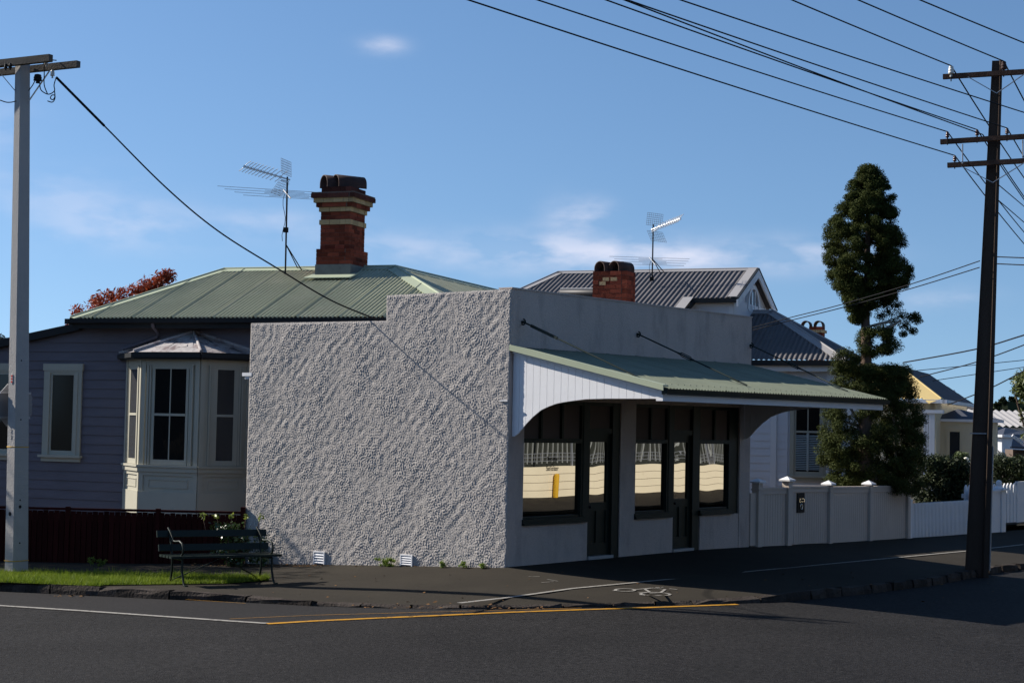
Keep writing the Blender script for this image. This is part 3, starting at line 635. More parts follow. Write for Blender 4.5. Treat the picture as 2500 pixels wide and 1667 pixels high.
mb = MB(); mb.fbox(HF, sE2, sL-.03, 0.02, De-.03, zE-.14, zE-.1); mb.fbox(HF, sE2, sL-.03, De-.045, De-.021, zE-.2, zE-.03); mb.build('soffit', m_gutter, villa)
# chimney with bands, corbels and twin hoods
dC = -1.75; c0, _ = HF.hit(781.5, 600, dC); c1, _ = HF.hit(852.5, 600, dC); wc = c0-c1; oC = HF.p(c0, dC, 0); tC = -HF.t; nC = -HF.n; dc = .70
zC = lambda v: HF.hit(815, v, dC)[1]
chim = MB(); bands = [(zC(646), zC(607.5), .055, 'r'), (zC(607.5), zC(548.5), 0, 'r'), (zC(548.5), zC(536), .022, 'c'), (zC(536), zC(517), .0, 'r'), (zC(517), zC(506), .03, 'c'), (zC(506), zC(495.5), .075, 'r'), (zC(495.5), zC(484.5), .115, 'c'), (zC(484.5), zC(473.5), .155, 's'), (zC(470.5), zC(455.5), .0, 's')]
crm = MB(); soot = MB(); mort = MB()
bnd = []
for i, (a, b, off, k) in enumerate(bands):
    if k == 'c': crm = MB(); bnd.append(crm)
    bricks({'r': chim, 'c': crm, 's': soot}[k], oC, tC, nC, wc, dc, a, b, off, phase=i); core(mort, oC, tC, nC, wc, dc, a-.0, b-.004, off)
core(mort, oC, tC, nC, wc+.0, dc, zC(473.5)-.004, zC(470.5), .155)
chimney = chim.build('chimney', m_brick, villa); [q_.build('cream_band', m_creambrick, chimney) for q_ in bnd]; soot.build('chimney_cap', m_soot, chimney); mort.build('mortar', m_mortar, chimney)
mb = MB(); core(mb, oC, tC, nC, wc, dc, zE+.3, zC(646), .075); 
q = lambda a, b, z: oC+tC*a+nC*b+np.array([0,0,z])
zb = zC(672); mb.add([q(-.2,-.16,zb-.06), q(wc+.12,-.16,zb-.06), q(wc+.2,-.03,zb+.035), q(-.12,-.03,zb+.035)], [(0,1,2,3)]); mb.build('flashing', m_lead, chimney)
mb = MB(); a_ = [q(-.25,-.2,zb-.075), q(wc+.14,-.2,zb-.075), q(wc+.22,-.0,zb+.03), q(-.1,-.0,zb+.03)]; mb.prism(a_, np.array([0,0,.015])); mb.build('apron', m_ridge, chimney)
for k in (0, 1):
    mb = MB(); hood_pot(mb, q(wc*(.30+.40*k), dc*.46, zC(455.5)), nC*.80+tC*.6, .345, .255, .62); mb.build('chimney_pot', m_clay, chimney)
# windows
def sash(fr, s0, s1, z0, z1, d, parent, cas=.13, pane_in=.045, munt=False, rail=None, sillw=.05, trim=m_cream_trim, panemat=None, name='window', sub=True, blind=False):
    'casing, stiles, meeting rail, glazing bar, sill; returns the casing part'
    mb = MB(); e = .035
    mb.fbox(fr, s0, s0+cas, d, d+e, z0, z1); mb.fbox(fr, s1-cas, s1, d, d+e, z0, z1); mb.fbox(fr, s0-.02, s1+.02, d, d+e+.012, z1, z1+cas*.9); mb.fbox(fr, s0+cas, s1-cas, d, d+e, z1-.04, z1)
    mb.fbox(fr, s0+cas*.55, s0+cas, d, d+e+.014, z0, z1-.04); mb.fbox(fr, s1-cas, s1-cas*.55, d, d+e+.014, z0, z1-.04)
    w = mb.build(name, trim, parent)
    i0, i1, j0, j1 = s0+cas, s1-cas, z0, z1-.04; st = MB(); g = .022
    st.fbox(fr, i0, i0+pane_in, d, d+g, j0, j1); st.fbox(fr, i1-pane_in, i1, d, d+g, j0, j1); st.fbox(fr, i0+pane_in, i1-pane_in, d, d+g, j1-pane_in, j1); st.fbox(fr, i0+pane_in, i1-pane_in, d, d+g, j0, j0+pane_in*1.9)
    if rail: st.fbox(fr, i0+pane_in, i1-pane_in, d+.002, d+g+.008, rail-.024, rail+.024)
    if munt:
        c = (i0+i1)/2; st.fbox(fr, c-.012, c+.012, d+.004, d+g-.002, j0+pane_in*1.9, j1-pane_in)
    st.build('sash', trim, w)
    mb = MB(); wavy(mb, 0, 1, 0, 1, 0, 0, 1, 1, 0, 2); mb = MB(); n = 10
    g_ = [[fr.p(i0+pane_in+(i1-i0-2*pane_in)*i/n, d+.008+.0006*math.sin(3*i/n+s0)*math.cos(4*j/n), j0+pane_in+(j1-j0-2*pane_in)*j/n) for j in range(n+1)] for i in range(n+1)]
    mb.add([p for r in g_ for p in r], [(i*(n+1)+j, (i+1)*(n+1)+j, (i+1)*(n+1)+j+1, i*(n+1)+j+1) for i in range(n) for j in range(n)], True); mb.build('pane', panemat or m_glass, w)
    if sillw: mb = MB(); mb.fbox(fr, s0-.05, s1+.05, d, d+.1, z0-.05, z0); mb.fbox(fr, s0-.01, s1+.01, d, d+.04, z0-.13, z0-.05); mb.build('sill', trim, w)
    return w
m_blindglass = glass('blind_behind_glass', (.022, .020, .015), .12, .2)
sash(HF, 3.70, 4.58, 1.44, 3.1, .022, villa, cas=.15, panemat=m_blindglass)
sash(HF, 5.15, 5.95, 1.44, 3.1, .022, villa, cas=.15)
# bay window
Db = .72; b1, b2 = HF.hit(345, 1000, Db)[0], HF.hit(487, 1000, Db)[0]; bl, br = HF.hit(309, 1000, 0)[0], HF.hit(611, 1000, 0)[0]
def sub_frame(A, B):
    v = B-A; head = math.degrees(math.atan2(v[0], v[1])); f = Frame(A[:2], head)
    if np.dot(f.n, W3) > 0: f.n = -f.n
    return f, float(np.linalg.norm(v[:2]))
faces = [sub_frame(HF.p(bl,0,0), HF.p(b1,Db,0)), sub_frame(HF.p(b1,Db,0), HF.p(b2,Db,0)), sub_frame(HF.p(b2,Db,0), HF.p(br,0,0))]
bay = None
bm = MB()
for f, L in faces:
    bm.fbox(f, 0, L, -.06, 0, .46, 3.36); bm.fbox(f, .0, L, .0, .03, .40, .83); bm.fbox(f, 0, L, 0, .022, 1.13, 1.2)
    for a, b in ((0, .09), (L-.09, L)): bm.fbox(f, a, b, 0, .022, .83, 1.13); bm.fbox(f, a, b, 0, .03, 1.32, 3.36)
    bm.fbox(f, .09, L-.09, 0, .02, 3.2, 3.36)
bay = bm.build('bay_window', m_cream_trim, villa)
mb = MB()
for f, L in faces:
    mb.fbox(f, -.02, L+.02, 0, .075, 1.285, 1.325); mb.fbox(f, -.012, L+.012, 0, .05, 1.2, 1.285); mb.fbox(f, .2, L-.2, 0, .012, .90, .915); mb.fbox(f, .2, L-.2, 0, .012, 1.045, 1.06); mb.fbox(f, .2, .215, 0, .012, .915, 1.045); mb.fbox(f, L-.215, L-.2, 0, .012, .915, 1.045)
mb.build('moulding', m_cream_trim, bay)
def bay_sash(f, L, m, cas, munt):
    a, b = m, L-m; z0, z1 = 1.33, 3.2; e = MB()
    for k, (o, dd) in enumerate(((0, .045), (.045, .03), (.085, .02))):
        if o > cas-.03: break
        e.fbox(f, a+o, a+o+.035, 0, dd, z0, z1-.0); e.fbox(f, b-o-.035, b-o, 0, dd, z0, z1)
    i0, i1 = a+cas, b-cas
    e.fbox(f, i0, i0+.05, 0, .016, z0, 3.13); e.fbox(f, i1-.05, i1, 0, .016, z0, 3.13); e.fbox(f, i0+.05, i1-.05, 0, .016, z0, 1.43); e.fbox(f, a, b, 0, .016, 3.13, z1)
    e.fbox(f, i0+.05, i1-.05, .002, .022, 2.25, 2.295)
    if munt: c = (i0+i1)/2; e.fbox(f, c-.011, c+.011, .004, .014, 1.43, 3.13)
    e.build('sash', m_cream_trim, bay); p = MB(); n = 10
    g_ = [[f.p(i0+.05+(i1-i0-.1)*i/n, .006+.0011*math.sin(4*i/n+j*.5), 1.43+1.7*j/n) for j in range(n+1)] for i in range(n+1)]
    p.add([q for r in g_ for q in r], [(i*(n+1)+j, (i+1)*(n+1)+j, (i+1)*(n+1)+j+1, i*(n+1)+j+1) for i in range(n) for j in range(n)], True); p.build('pane', m_glass if munt else m_bayglass, bay)
m_bayglass = glass('bay_side_glass', (.3, .3, .3), .01, .6, .85)
bay_sash(faces[0][0], faces[0][1], .12, .12, False); bay_sash(faces[1][0], faces[1][1], .13, .11, True); bay_sash(faces[2][0], faces[2][1], .16, .12, False)
eav = [HF.p(bl+.2,0,3.44), HF.p(b1+.1,Db+.17,3.44), HF.p(b2-.1,Db+.17,3.44), HF.p(br-.2,0,3.44)]; sa, za = HF.hit(473, 811, .03); ap = HF.p(sa, .03, za)
mb = MB()
for i in range(3):
    a, b = eav[i], eav[i+1]; n = 8
    for k in range(n):
        for j in range(4):
            g = lambda x, y: (a*(1-x)+b*x)*(1-y)+ap*y + np.array([0,0,RNG.normal(0,.006) if 0 < x < 1 and 0 < y < 1 else 0])
            mb.quad(g(k/n, j/4), g((k+1)/n, j/4), g((k+1)/n, (j+1)/4), g(k/n, (j+1)/4))
mb.build('bay_roof', m_baylead, bay)
mb = MB()
for p in eav[1:3] + [eav[0], eav[3]]: mb.tube([p+np.array([0,0,.02]), ap+np.array([0,0,.02])], .03, 8)
mb.build('bay_hip', m_baylead, bay)
mb = MB()
for i in range(3):
    a, b = eav[i], eav[i+1]; mb.bar(a-np.array([0,0,.06]), b-np.array([0,0,.06]), .09, .085); mb.bar(a*.97+ap*.03-np.array([0,0,.12]), b*.97+ap*.03-np.array([0,0,.12]), .06, .05)
mb.build('bay_gutter', m_gutter, bay)
mb = MB(); dp = [HF.hit(373, 786, .4), HF.hit(375, 797, .4), HF.hit(386, 812, .1), HF.hit(384, 822, .08), HF.hit(352, 834, .08), HF.hit(300, 852, .12)]
mb.tube([HF.p(s, d, z) for (s, z), d in zip(dp, (.42, .42, .1, .07, .07, .12))], .035, 8); mb.build('downpipe', m_lav, villa)
# ================================================================ ROOF AERIALS
def yagi(mast_px, Y, top_v, label, group, tilt, boomdir, blen, vhf_v, vhf_head, vhf_half, vhf_n, updir):
    b = at(*mast_px, Y); t = at(mast_px[0]+(mast_px[1]-top_v)*.0205, top_v, Y); H_ = t-b; an = thing('television_aerial', label, 'aerial', b, group)
    mb = MB(); mb.tube([b-np.array([0,0,.15]), t], .018, 7); mb.build('mast', m_black, an)
    mb = MB(); k = b+H_*.26
    for sx, sy in ((.32, .1), (.24, .3)): mb.tube([k, b+np.array([sx, sy, -.03])], .011, 6)
    mb.build('stay', m_black, an)
    bd = np.array(boomdir, float); bd /= np.linalg.norm(bd); o = b+H_*updir; s = np.cross(bd, (0,0,1)); s /= np.linalg.norm(s); u = np.cross(s, bd)
    mb = MB(); mb.tube([o-bd*.06, o+bd*blen], .016, 7); mb.bar(o-bd*.05-u*.05, o+bd*.12-u*.05, .03); mb.build('boom', m_alu, an)
    mb = MB()
    ix = np.array([1.0, .1, 0])
    for i in range(11):
        f = .16+.84*(i/10)**.85; c = o+bd*blen*f; mb.tube([c+u*.12+ix*.10, c+u*.06+ix*.035, c, c-u*.05-ix*.03, c-u*.10-ix*.085], .0075, 5); mb.bar(c-u*.03, c+u*.03, .035)
    mb.build('director', m_alu, an)
    for sg in (1, -1):
        mb = MB(); p0 = o+bd*.02; e = (u*sg*.9-bd*-.25); e = u*sg*.93+bd*.32; e /= np.linalg.norm(e)
        for i in range(7): mb.tube([p0+e*(.08+.05*i)-s*.27, p0+e*(.08+.05*i)+s*.27], .004, 4)
        for i in range(9): mb.tube([p0+e*.08+s*(-.27+.0675*i), p0+e*.38+s*(-.27+.0675*i)], .003, 4)
        mb.build('reflector_grid', m_gridwire, an)
    c = at(mast_px[0]+(mast_px[1]-vhf_v)*.0205, vhf_v, Y); a = R(vhf_head); e = np.array([math.sin(a), math.cos(a), 0]); g = np.array([math.cos(a), -math.sin(a), 0])
    mb = MB(); mb.tube([c-g*.42+np.array([0,0,.137]), c+g*.42-np.array([0,0,.137])], .014, 6); mb.build('vhf_boom', m_alu, an)
    mb = MB()
    for i in range(vhf_n):
        f = -1+2*i/(vhf_n-1); h = vhf_half*((1, .3, .92, .34, .8, .3, .7)[i % 7]); z = np.array([0, 0, -.13*f]); mb.tube([c+g*.4*f-e*h+z, c+g*.4*f+e*h+z], .0045, 5)
    mb.build('vhf_element', m_gridwire, an)
    mb = MB(); mb.hexa([c+H_*-.42+np.array([x-.06, y, z]) for z in (0, .1) for x, y in ((0,-.03),(.1,-.03),(.1,.03),(0,.03))])
    pts = [c+np.array([-.05-.03*math.sin(i*1.1), 0, -i*.12]) for i in range(9)]; mb.tube(pts, .006, 5); mb.build('lead_in', m_black, an)
    return an
yagi((697, 655), 33.0, 432, 'tall television aerial with bristling boom, left of the tall banded chimney', 'roof television aerials', 0, (-1, .25, .30), .98, 474, 72, 1.35, 7, .975)
yagi((1592.5, 662), 40.5, 548, 'smaller distant television aerial on the dark grey roof ridge', 'roof television aerials', 0, (.62, -.75, .19), .95, 638, 84, 1.02, 7, .90)
# ================================================================ RED FENCE, SHRUB, BENCH
rf = Frame((-4.62, 28.87), -88, True); fence = thing('timber_fence', 'low dark red timber fence in front of the lavender house', 'fence', rf.p(2, 0, -.35))
mb = MB(); s = .06
while s < 7.5: w = .085; mb.fbox(rf, s, s+w, -.01, .015+RNG.uniform(-.004, .004), -.42, .545+RNG.uniform(-.012, .008)); s += .098
mb.build('paling', m_redfence, fence)
mb = MB(); mb.fbox(rf, 0, 7.5, -.04, .04, .56, .6); mb.fbox(rf, 0, 7.5, -.06, -.012, .3, .38); mb.fbox(rf, 0, 7.5, -.03, -.012, -.42, .3); mb.build('rail', m_redfence, fence)  # includes a solid backing added to close sunlit gaps between the palings
for x in (.0, 1.5, 3.1, 4.7, 6.3): mb = MB(); mb.fbox(rf, x, x+.075, -.03, .05, -.45, .68 if x == 0 else .62); mb.build('post', m_redfence, fence)
# crowns of leaves
def leaf_cloud(cl, n_per, size, up=.25, flat=.5, aspect=.45, surf=.5, seed=1, k=4):
    'cl: array of (x,y,z,r); returns quads facing mostly outwards'
    r = np.random.default_rng(seed); C_ = np.repeat(cl, n_per, 0); n = len(C_)
    d = r.normal(size=(n, 3)); d /= np.linalg.norm(d, axis=1)[:,None]; rad = (surf+(1-surf)*r.random(n)**.6)*C_[:,3]
    P = C_[:,:3]+d*rad[:,None]*np.array([1, 1, .8]); nrm = d*.8+r.normal(size=(n, 3))*flat; nrm[:,2] += up; nrm /= np.linalg.norm(nrm, axis=1)[:,None]
    t = r.normal(size=(n, 3)); t -= nrm*(t*nrm).sum(1)[:,None]; t /= np.linalg.norm(t, axis=1)[:,None]; b = np.cross(nrm, t)
    L = (size*r.uniform(.6, 1.25, n))[:,None]; a = t*L*.5; w = b*L*.5*aspect
    return np.stack([P-a, P+w, P+a, P-w], 1).reshape(-1, 3)
m_shrub = leafmat('shrub_leaves', (.018, .04, .010), (.05, .09, .02), .3, .5, .15)
sh = thing('shrub', 'glossy leafed shrub behind the bench against the rough wall', 'shrub', (-4.85, 28.35, -.33))
cl = np.array([[-5.05+.9*RNG.random()**1.2*(1 if i % 3 else .6), 28.35+RNG.uniform(-.25, .2), RNG.uniform(-.25, .42), .15] for i in range(34)])
trimesh('foliage', leaf_cloud(cl, 34, .085, .5, .6, .5, .2, 5), m_shrub, sh, 4)
mb = MB()
for i in range(9): c = cl[i*3]; mb.tube([(-4.85, 28.35, -.36), (np.array([-4.85, 28.35, -.36])+c[:3])/2+np.array([.03,0,.05]), c[:3]], .008, 5)
for i in range(5):
    p = np.array([-5.2+.22*i, 28.3, .3]); mb.tube([p, p+np.array([.03*(i-2), -.02, .28])], .006, 4)
mb.build('stem', m_bark, sh)
tips = np.array([[-5.2+.22*i+.03*(i-2), 28.28, .55, .07] for i in range(5)]); m_young = leafmat('young_leaves', (.16, .22, .03), (.26, .30, .06), .4, .4, .35)
for i in range(5): trimesh('shoot', leaf_cloud(tips[i:i+1], 16, .08, .6, .5, .45, .2, 6+i), m_young, sh, 4)
# weeds along the wall foot
m_weed = leafmat('weed_leaves', (.10, .17, .02), (.22, .28, .05), .5, .3, .35)
for i, (u, v, h, w, lab) in enumerate(((945, 1381, .14, .24, 'broad clump of yellow green weed at the wall foot between two vents'), (1079, 1382, .11, .06, 'small weed at the wall foot right of the right vent'), (1130, 1382, .09, .08, 'low weed tuft between two smaller weeds near the shop corner'), (1177, 1383, .08, .05, 'tiny weed at the wall foot nearest the shop corner'), (225, 1373, .15, .1, 'dim weed at the foot of the red fence, left of another weed'), (250, 1373, .12, .08, 'dim weed at the foot of the red fence, right of another weed'))):
    P = path_px(u, v)
    if i < 4: P = SB.p(SB.hit(u, v, .09)[0], .10, 0); P[2] = zpath(P[0], P[1])
    s_ = np.array([-.82, .57, 0]) if i < 4 else np.array([1., 0, 0])
    we = thing('weed', lab, 'weed', P, 'weeds along the foot of the wall' if i < 4 else 'weeds by the red fence')
    k = 26 if w > .2 else 8; cl = np.array([[*(P+s_*RNG.normal(0, w*.5)-np.array([.0, .03, 0])), 0, .03] for _ in range(k)], dtype=object)
    cl = np.array([[*(P+s_*RNG.normal(0, w*.45)+np.array([0, RNG.uniform(-.03, .03), RNG.uniform(.01, h)])), .035] for _ in range(k)], float)
    trimesh('foliage', leaf_cloud(cl, 26, .045, .5, .8, .3, .1, 40+i), m_weed, we, 4)
    mb = MB()
    for c in cl[::2]: mb.tube([(c[0]*.3+P[0]*.7, c[1]*.3+P[1]*.7, P[2]-.01), c[:3]], .0025, 4)
    mb.build('stem', m_weed, we)
# loose leaves and grit
V = []
for u0, u1, v0, v1, n in ((690, 790, 1377, 1383, 60), (470, 560, 1375, 1382, 60), (120, 240, 1452, 1458, 26), (600, 1240, 1376, 1384, 120), (1180, 1330, 1482, 1488, 24), (860, 1200, 1468, 1486, 40), (640, 2450, 1395, 1475, 70)):
    for _ in range(n):
        u, v = RNG.uniform(u0, u1), RNG.uniform(v0, v1); P = (kerb_pt(u, v)+np.array([0,0,.012])) if v > 1486 or u < 240 else path_px(u, v, .01); a = RNG.uniform(0, 6.3); L = RNG.uniform(.012, .035)
        e = np.array([math.cos(a), math.sin(a), RNG.uniform(-.2, .3)])*L; f = np.array([-math.sin(a), math.cos(a), RNG.uniform(-.2, .4)])*L*.6
        V += [P-e, P-f, P+e, P+f+np.array([0,0,.006])]
o = trimesh('fallen_leaves', np.array(V), m_leaflit, None, 4); o['kind'] = 'stuff'
# bench
LB = path_px(403, 1424); RB = path_px(635, 1417); bh = math.degrees(math.atan2(RB[0]-LB[0], RB[1]-LB[1])); bf = Frame(LB, bh); L_ = float(np.linalg.norm((RB-LB)[:2]))
zl, zr = LB[2], RB[2]
bench = thing('park_bench', 'dark green slatted park bench with curled iron arms on the corner footpath', 'bench', LB+np.array([.6, 0, 0]))
def bz(s): return (zl+(zr-zl)*s/L_)
SEATZ, HGT = .43, .80
def end_frame(s):
    z = bz(s); p = lambda d, h: bf.p(s, d, z+h); w = .017
    mb = MB(); mb.tube([p(-.06, 0), p(.0, .03), p(.06, .2), p(.05, SEATZ-.04), p(.0, .58), p(-.1, HGT+.0), p(-.13, HGT+.02)], w, 7); mb.build('back_leg', m_bench, bench)
    mb = MB(); mb.tube([p(.56, 0), p(.5, .03), p(.43, .2), p(.42, SEATZ-.04)], w, 7); mb.bar(p(.54, .012), p(.6, .012), .05, .024); mb.build('front_leg', m_bench, bench)
    mb = MB(); mb.tube([p(.02, SEATZ-.045), p(.44, SEATZ-.045)], w, 7); mb.build('seat_bearer', m_bench, bench)
    mb = MB(); mb.tube([p(-.1, HGT), p(-.02, HGT-.06), p(.06, HGT-.16), p(.16, .635), p(.3, .65), p(.40, .62), p(.45, .55), p(.43, .47), p(.36, SEATZ)], w*.9, 7); mb.build('arm', m_bench, bench)
end_frame(.08); end_frame(L_-.02)
def slat(nm, d, h, th, wd, tilt, ext):
    mb = MB(); a, b = bf.p(-ext, d, bz(-ext)+h), bf.p(L_+ext, d, bz(L_+ext)+h); mb.bar(a, b, th, wd, up=(bf.n*math.sin(tilt)+np.array([0,0,math.cos(tilt)]))); mb.build(nm, m_bench, bench)
slat('back_slat', -.085, HGT-.065, .03, .10, -.25, .12); slat('back_slat', -.0, HGT-.265, .03, .10, -.22, .12)
for d in (.08, .20, .32, .44): slat('seat_slat', d, SEATZ-.005, .09, .032, 0.0, .12)
mb = MB(); c = L_/2
mb.bar(bf.p(.1, .0, bz(0)+.05), bf.p(c, .24, bz(c)+SEATZ-.05), .03, .012); mb.build('brace', m_bench, bench); mb = MB(); mb.bar(bf.p(L_-.04, .0, bz(L_)+.05), bf.p(c+.05, .24, bz(c)+SEATZ-.05), .03, .012); mb.build('brace', m_bench, bench)
# ================================================================ CONCRETE POLE (left)
PB = path_px(40, 1398); YB = PB[1]
PT = at(55.5, 147, YB); poleL = thing('utility_pole', 'pale grey concrete utility pole with twin timber crossarms at the verge', 'utility pole', PB)
e1 = np.array([math.sin(R(125)), math.cos(R(125)), 0]); e2 = np.array([math.sin(R(215)), math.cos(R(215)), 0])   # face normals
def ring_rect(c, a, b): return [c+e1*x*b/2+e2*y*a/2 for x, y in ((-1,-1), (1,-1), (1,1), (-1,1))]   # a: thickness along e2, b along e1
mb = MB(); lv = [PB-np.array([0,0,.3])] + [PB+(PT-PB)*f for f in (.0, .25, .5, .75, 1)]; vs = []
for i, c in enumerate(lv):
    f = max(0, (i-1)/5); vs += ring_rect(c, .30-.135*f, .20-.09*f)
mb.add(vs, [(i*4+j, i*4+(j+1)%4, i*4+4+(j+1)%4, i*4+4+j) for i in range(5) for j in range(4)] + [(20,21,22,23)]); shaft = mb.build('shaft', m_concrete, poleL)
mb = MB()
for u, v in ((41, 285), (40.5, 303), (39.8, 343), (39.2, 383), (38.4, 397), (37.6, 440), (35, 520), (33, 753), (32.5, 640), (27, 1255)):
    f = (1398-v)/(1398-147); c = PB+(PT-PB)*f; w = (.20-.09*f); p = c+e2*((.30-.135*f)/2+.001)-e1*w*RNG.uniform(-.1, .1); mb.tube([p-e2*.004, p+e2*.003], .018 if v not in (753, 1255) else .035, 8)
for v in (195, 240, 257, 337, 354, 435, 740, 885, 1028, 1238, 1325, 1222):
    f = (1398-v)/(1398-147); c = PB+(PT-PB)*f; p = c+e1*((.20-.09*f)/2+.001)+e2*.02; mb.tube([p-e1*.004, p+e1*.003], .014 if v != 1238 else .028, 8)
mb.build('bolt_hole', m_black, shaft)
arm_d = np.array([math.sin(R(117)), math.cos(R(117)), 0]); arm_n = np.array([arm_d[1], -arm_d[0], 0]); 
if arm_n[1] > 0: arm_n = -arm_n
ca = at(55, 160, YB); zA = ca[2]
mb = MB(); mb.bar(ca+arm_n*.17-arm_d*1.4+np.array([0,0,0.02]), ca+arm_n*.17+arm_d*.76+np.array([0,0,.02]), .09, .115); mb.build('cross_arm', m_oldwood, poleL)
mb = MB(); mb.bar(ca-arm_n*.17-arm_d*1.4-np.array([0,0,.03]), ca-arm_n*.17+arm_d*1.03-np.array([0,0,.03]), .09, .105); mb.build('cross_arm', m_oldwood, poleL)
for u0, v0, u1, v1 in ((122, 172, 71, 246), (4, 183, 40, 226)):
    mb = MB(); mb.bar(at(u0, v0, YB-.1), at(u1, v1, YB-.05), .028, .012); mb.build('brace', m_galv, poleL)
def insulator(c, r, h, m, parent, up=1):
    z = up*h; mb = MB(); pr = [(r*.45, -.35*z), (r*.35, 0), (r, .02*z), (r*.95, .25*z), (r*.75, .32*z), (r*.97, .4*z), (r*.9, .6*z), (r*.68, .66*z), (r*.85, .74*z), (r*.7, .93*z), (r*.3, 1.0*z)]; mb.lathe(c, pr, 12); return mb.build('insulator', m, parent)
insulator(at(113, 158, YB-.25), .034, .10, m_whiteporc, poleL); insulator(at(128, 186, YB-.1), .036, .1, m_whiteporc, poleL)
insulator(at(92, 198, YB-.1), .07, .11, m_black, poleL); insulator(at(14, 168, YB-.3), .03, .08, m_black, poleL); insulator(at(25, 167, YB-.3), .03, .08, m_black, poleL)
def cable(name, pts, r, parent=None, m=m_wire):
    mb = MB(); mb.tube(pts, r, 6); return mb.build(name, m, parent)
def px_path(P, Y): return [at(u, v, Y if not hasattr(Y, '__len__') else Y[i]) for i, (u, v) in enumerate(P)]
def smooth(pts, k=6):
    out = []; n = len(pts)
    for i in range(n-1):
        p0, p1, p2, p3 = pts[max(i-1,0)], pts[i], pts[i+1], pts[min(i+2,n-1)]
        for j in range(k): t = j/k; out.append(.5*((2*p1)+(p2-p0)*t+(2*p0-5*p1+4*p2-p3)*t*t+(3*p1-p0-3*p2+p3)*t**3))
    return out+[pts[-1]]
for P in ([(0,162),(40,157),(75,150),(97,149),(107,156),(108,180),(108,208),(116,230)], [(137,190),(132,208),(133,222),(122,230),(112,229),(100,220),(97,205),(97,195)], [(133,222),(134,236),(129,244),(123,240),(127,233),(134,234),(133,244),(127,250),(116,247)], [(0,245),(15,250),(28,250),(40,247)], [(86,196),(80,208),(70,222)], [(113,146),(138,148)]):
    cable('jumper_wire', smooth(px_path(P, YB-.18)), .0085, poleL)
mb = MB()
for v, m_ in ((1094, 0), (1368, 0)):
    f = (1398-v)/(1398-147); c = PB+(PT-PB)*f; q4 = ring_rect(c, .30-.135*f+.012, .20-.09*f+.012); mb.tube(q4+[q4[0]], .006, 5)
mb.build('wire_band', m_yellow, poleL)
f = (1398-930)/(1398-147); c = PB+(PT-PB)*f+e2*((.30-.135*f)/2+.006); mb = MB(); tt = np.cross(e2, (0,0,1)); 
mb.prism([c+tt*.028*math.cos(a)+np.array([0,0,.085*math.sin(a)]) for a in [i*math.pi/8 for i in range(16)]], e2*.006); tagp = mb.build('identity_tag', m_whiteporc, shaft)
mb = MB()
for k in (-.048, 0, .046): mb.hexa([c+e2*(.0065+x)+tt*y+np.array([0,0,k+z]) for z in (-.016, .016) for x, y in ((0,-.018),(.003,-.018),(.003,.018),(0,.018))])
mb.build('tag_mark', m_red, shaft)
def embossed(txt, c, t, size, parent, m=m_concrete):
    cu = bpy.data.curves.new('number', 'FONT'); cu.body = txt; cu.size = size; cu.align_x = 'CENTER'; cu.extrude = .006; cu.resolution_u = 2
    ob = bpy.data.objects.new('number', cu); COL.objects.link(ob); bpy.context.view_layer.update(); me = bpy.data.meshes.new_from_object(ob.evaluated_get(bpy.context.evaluated_depsgraph_get())); COL.objects.unlink(ob); bpy.data.objects.remove(ob)
    n = np.cross(t, (0,0,1.0))
    for v in me.vertices: v.co = Vector(c+t*v.co.x+np.array([0,0,v.co.y])+n*v.co.z)
    me.materials.clear(); me.materials.append(m); o = bpy.data.objects.new('number', me); COL.objects.link(o); o.parent = parent
tv = np.cross((0,0,1.0), e2); 
for tx, v in (('2', 1061), ('3', 1075)):
    f = (1398-v)/(1398-147); c = PB+(PT-PB)*f+e2*((.30-.135*f)/2+.004); embossed(tx, c, tv, .1, shaft)
# stop sign seen from behind, strapped to the far side of the pole
sc_ = at(36, 989, YB+.22); sd = np.array([math.sin(R(-55)), math.cos(R(-55)), 0]); st = np.array([sd[1], -sd[0], 0]); sg = thing('road_sign', 'octagonal road sign seen from its bare grey back on the concrete pole', 'sign', sc_)
rad = .375; mb = MB(); oc = [sc_+st*rad*math.cos(R(22.5+45*i))+np.array([0,0,rad*math.sin(R(22.5+45*i))]) for i in range(8)]; mb.prism(oc, sd*.008); mb.build('plate', m_signback, sg)
for dz in (.2, -.2): mb = MB(); mb.bar(sc_-st*.3+np.array([0,0,dz])-sd*.012, sc_+st*.3+np.array([0,0,dz])-sd*.012, .02, .035); mb.build('bracket', m_galv, sg)
# service cable from the pole to the shop wall
A = at(137, 189, YB-.15); Bq = SB.p(SB.hit(926, 781)[0], -.3, 3.93); pts = []
px = [(137,189),(255,308),(404,457),(531,563),(680,657),(808,733),(926,782)]
L = [A*(1-f)+Bq*f for f in [i/24 for i in range(25)]]
def fitY(u): return A[1]+(Bq[1]-A[1])*((u-137)/(926-137))
cp = smooth([at(u, v, fitY(u)) for u, v in px], 8)
lo = thing('service_cable', 'thick black service cable sloping from the concrete pole to the rough shop wall', 'cable', A); cable('cable', cp, .0125, lo); cable('binding', cp[:9], .021, lo)
cable('anchor_wire', [cp[-1], cp[-1]+np.array([.25, .15, -.06])], .012, lo)
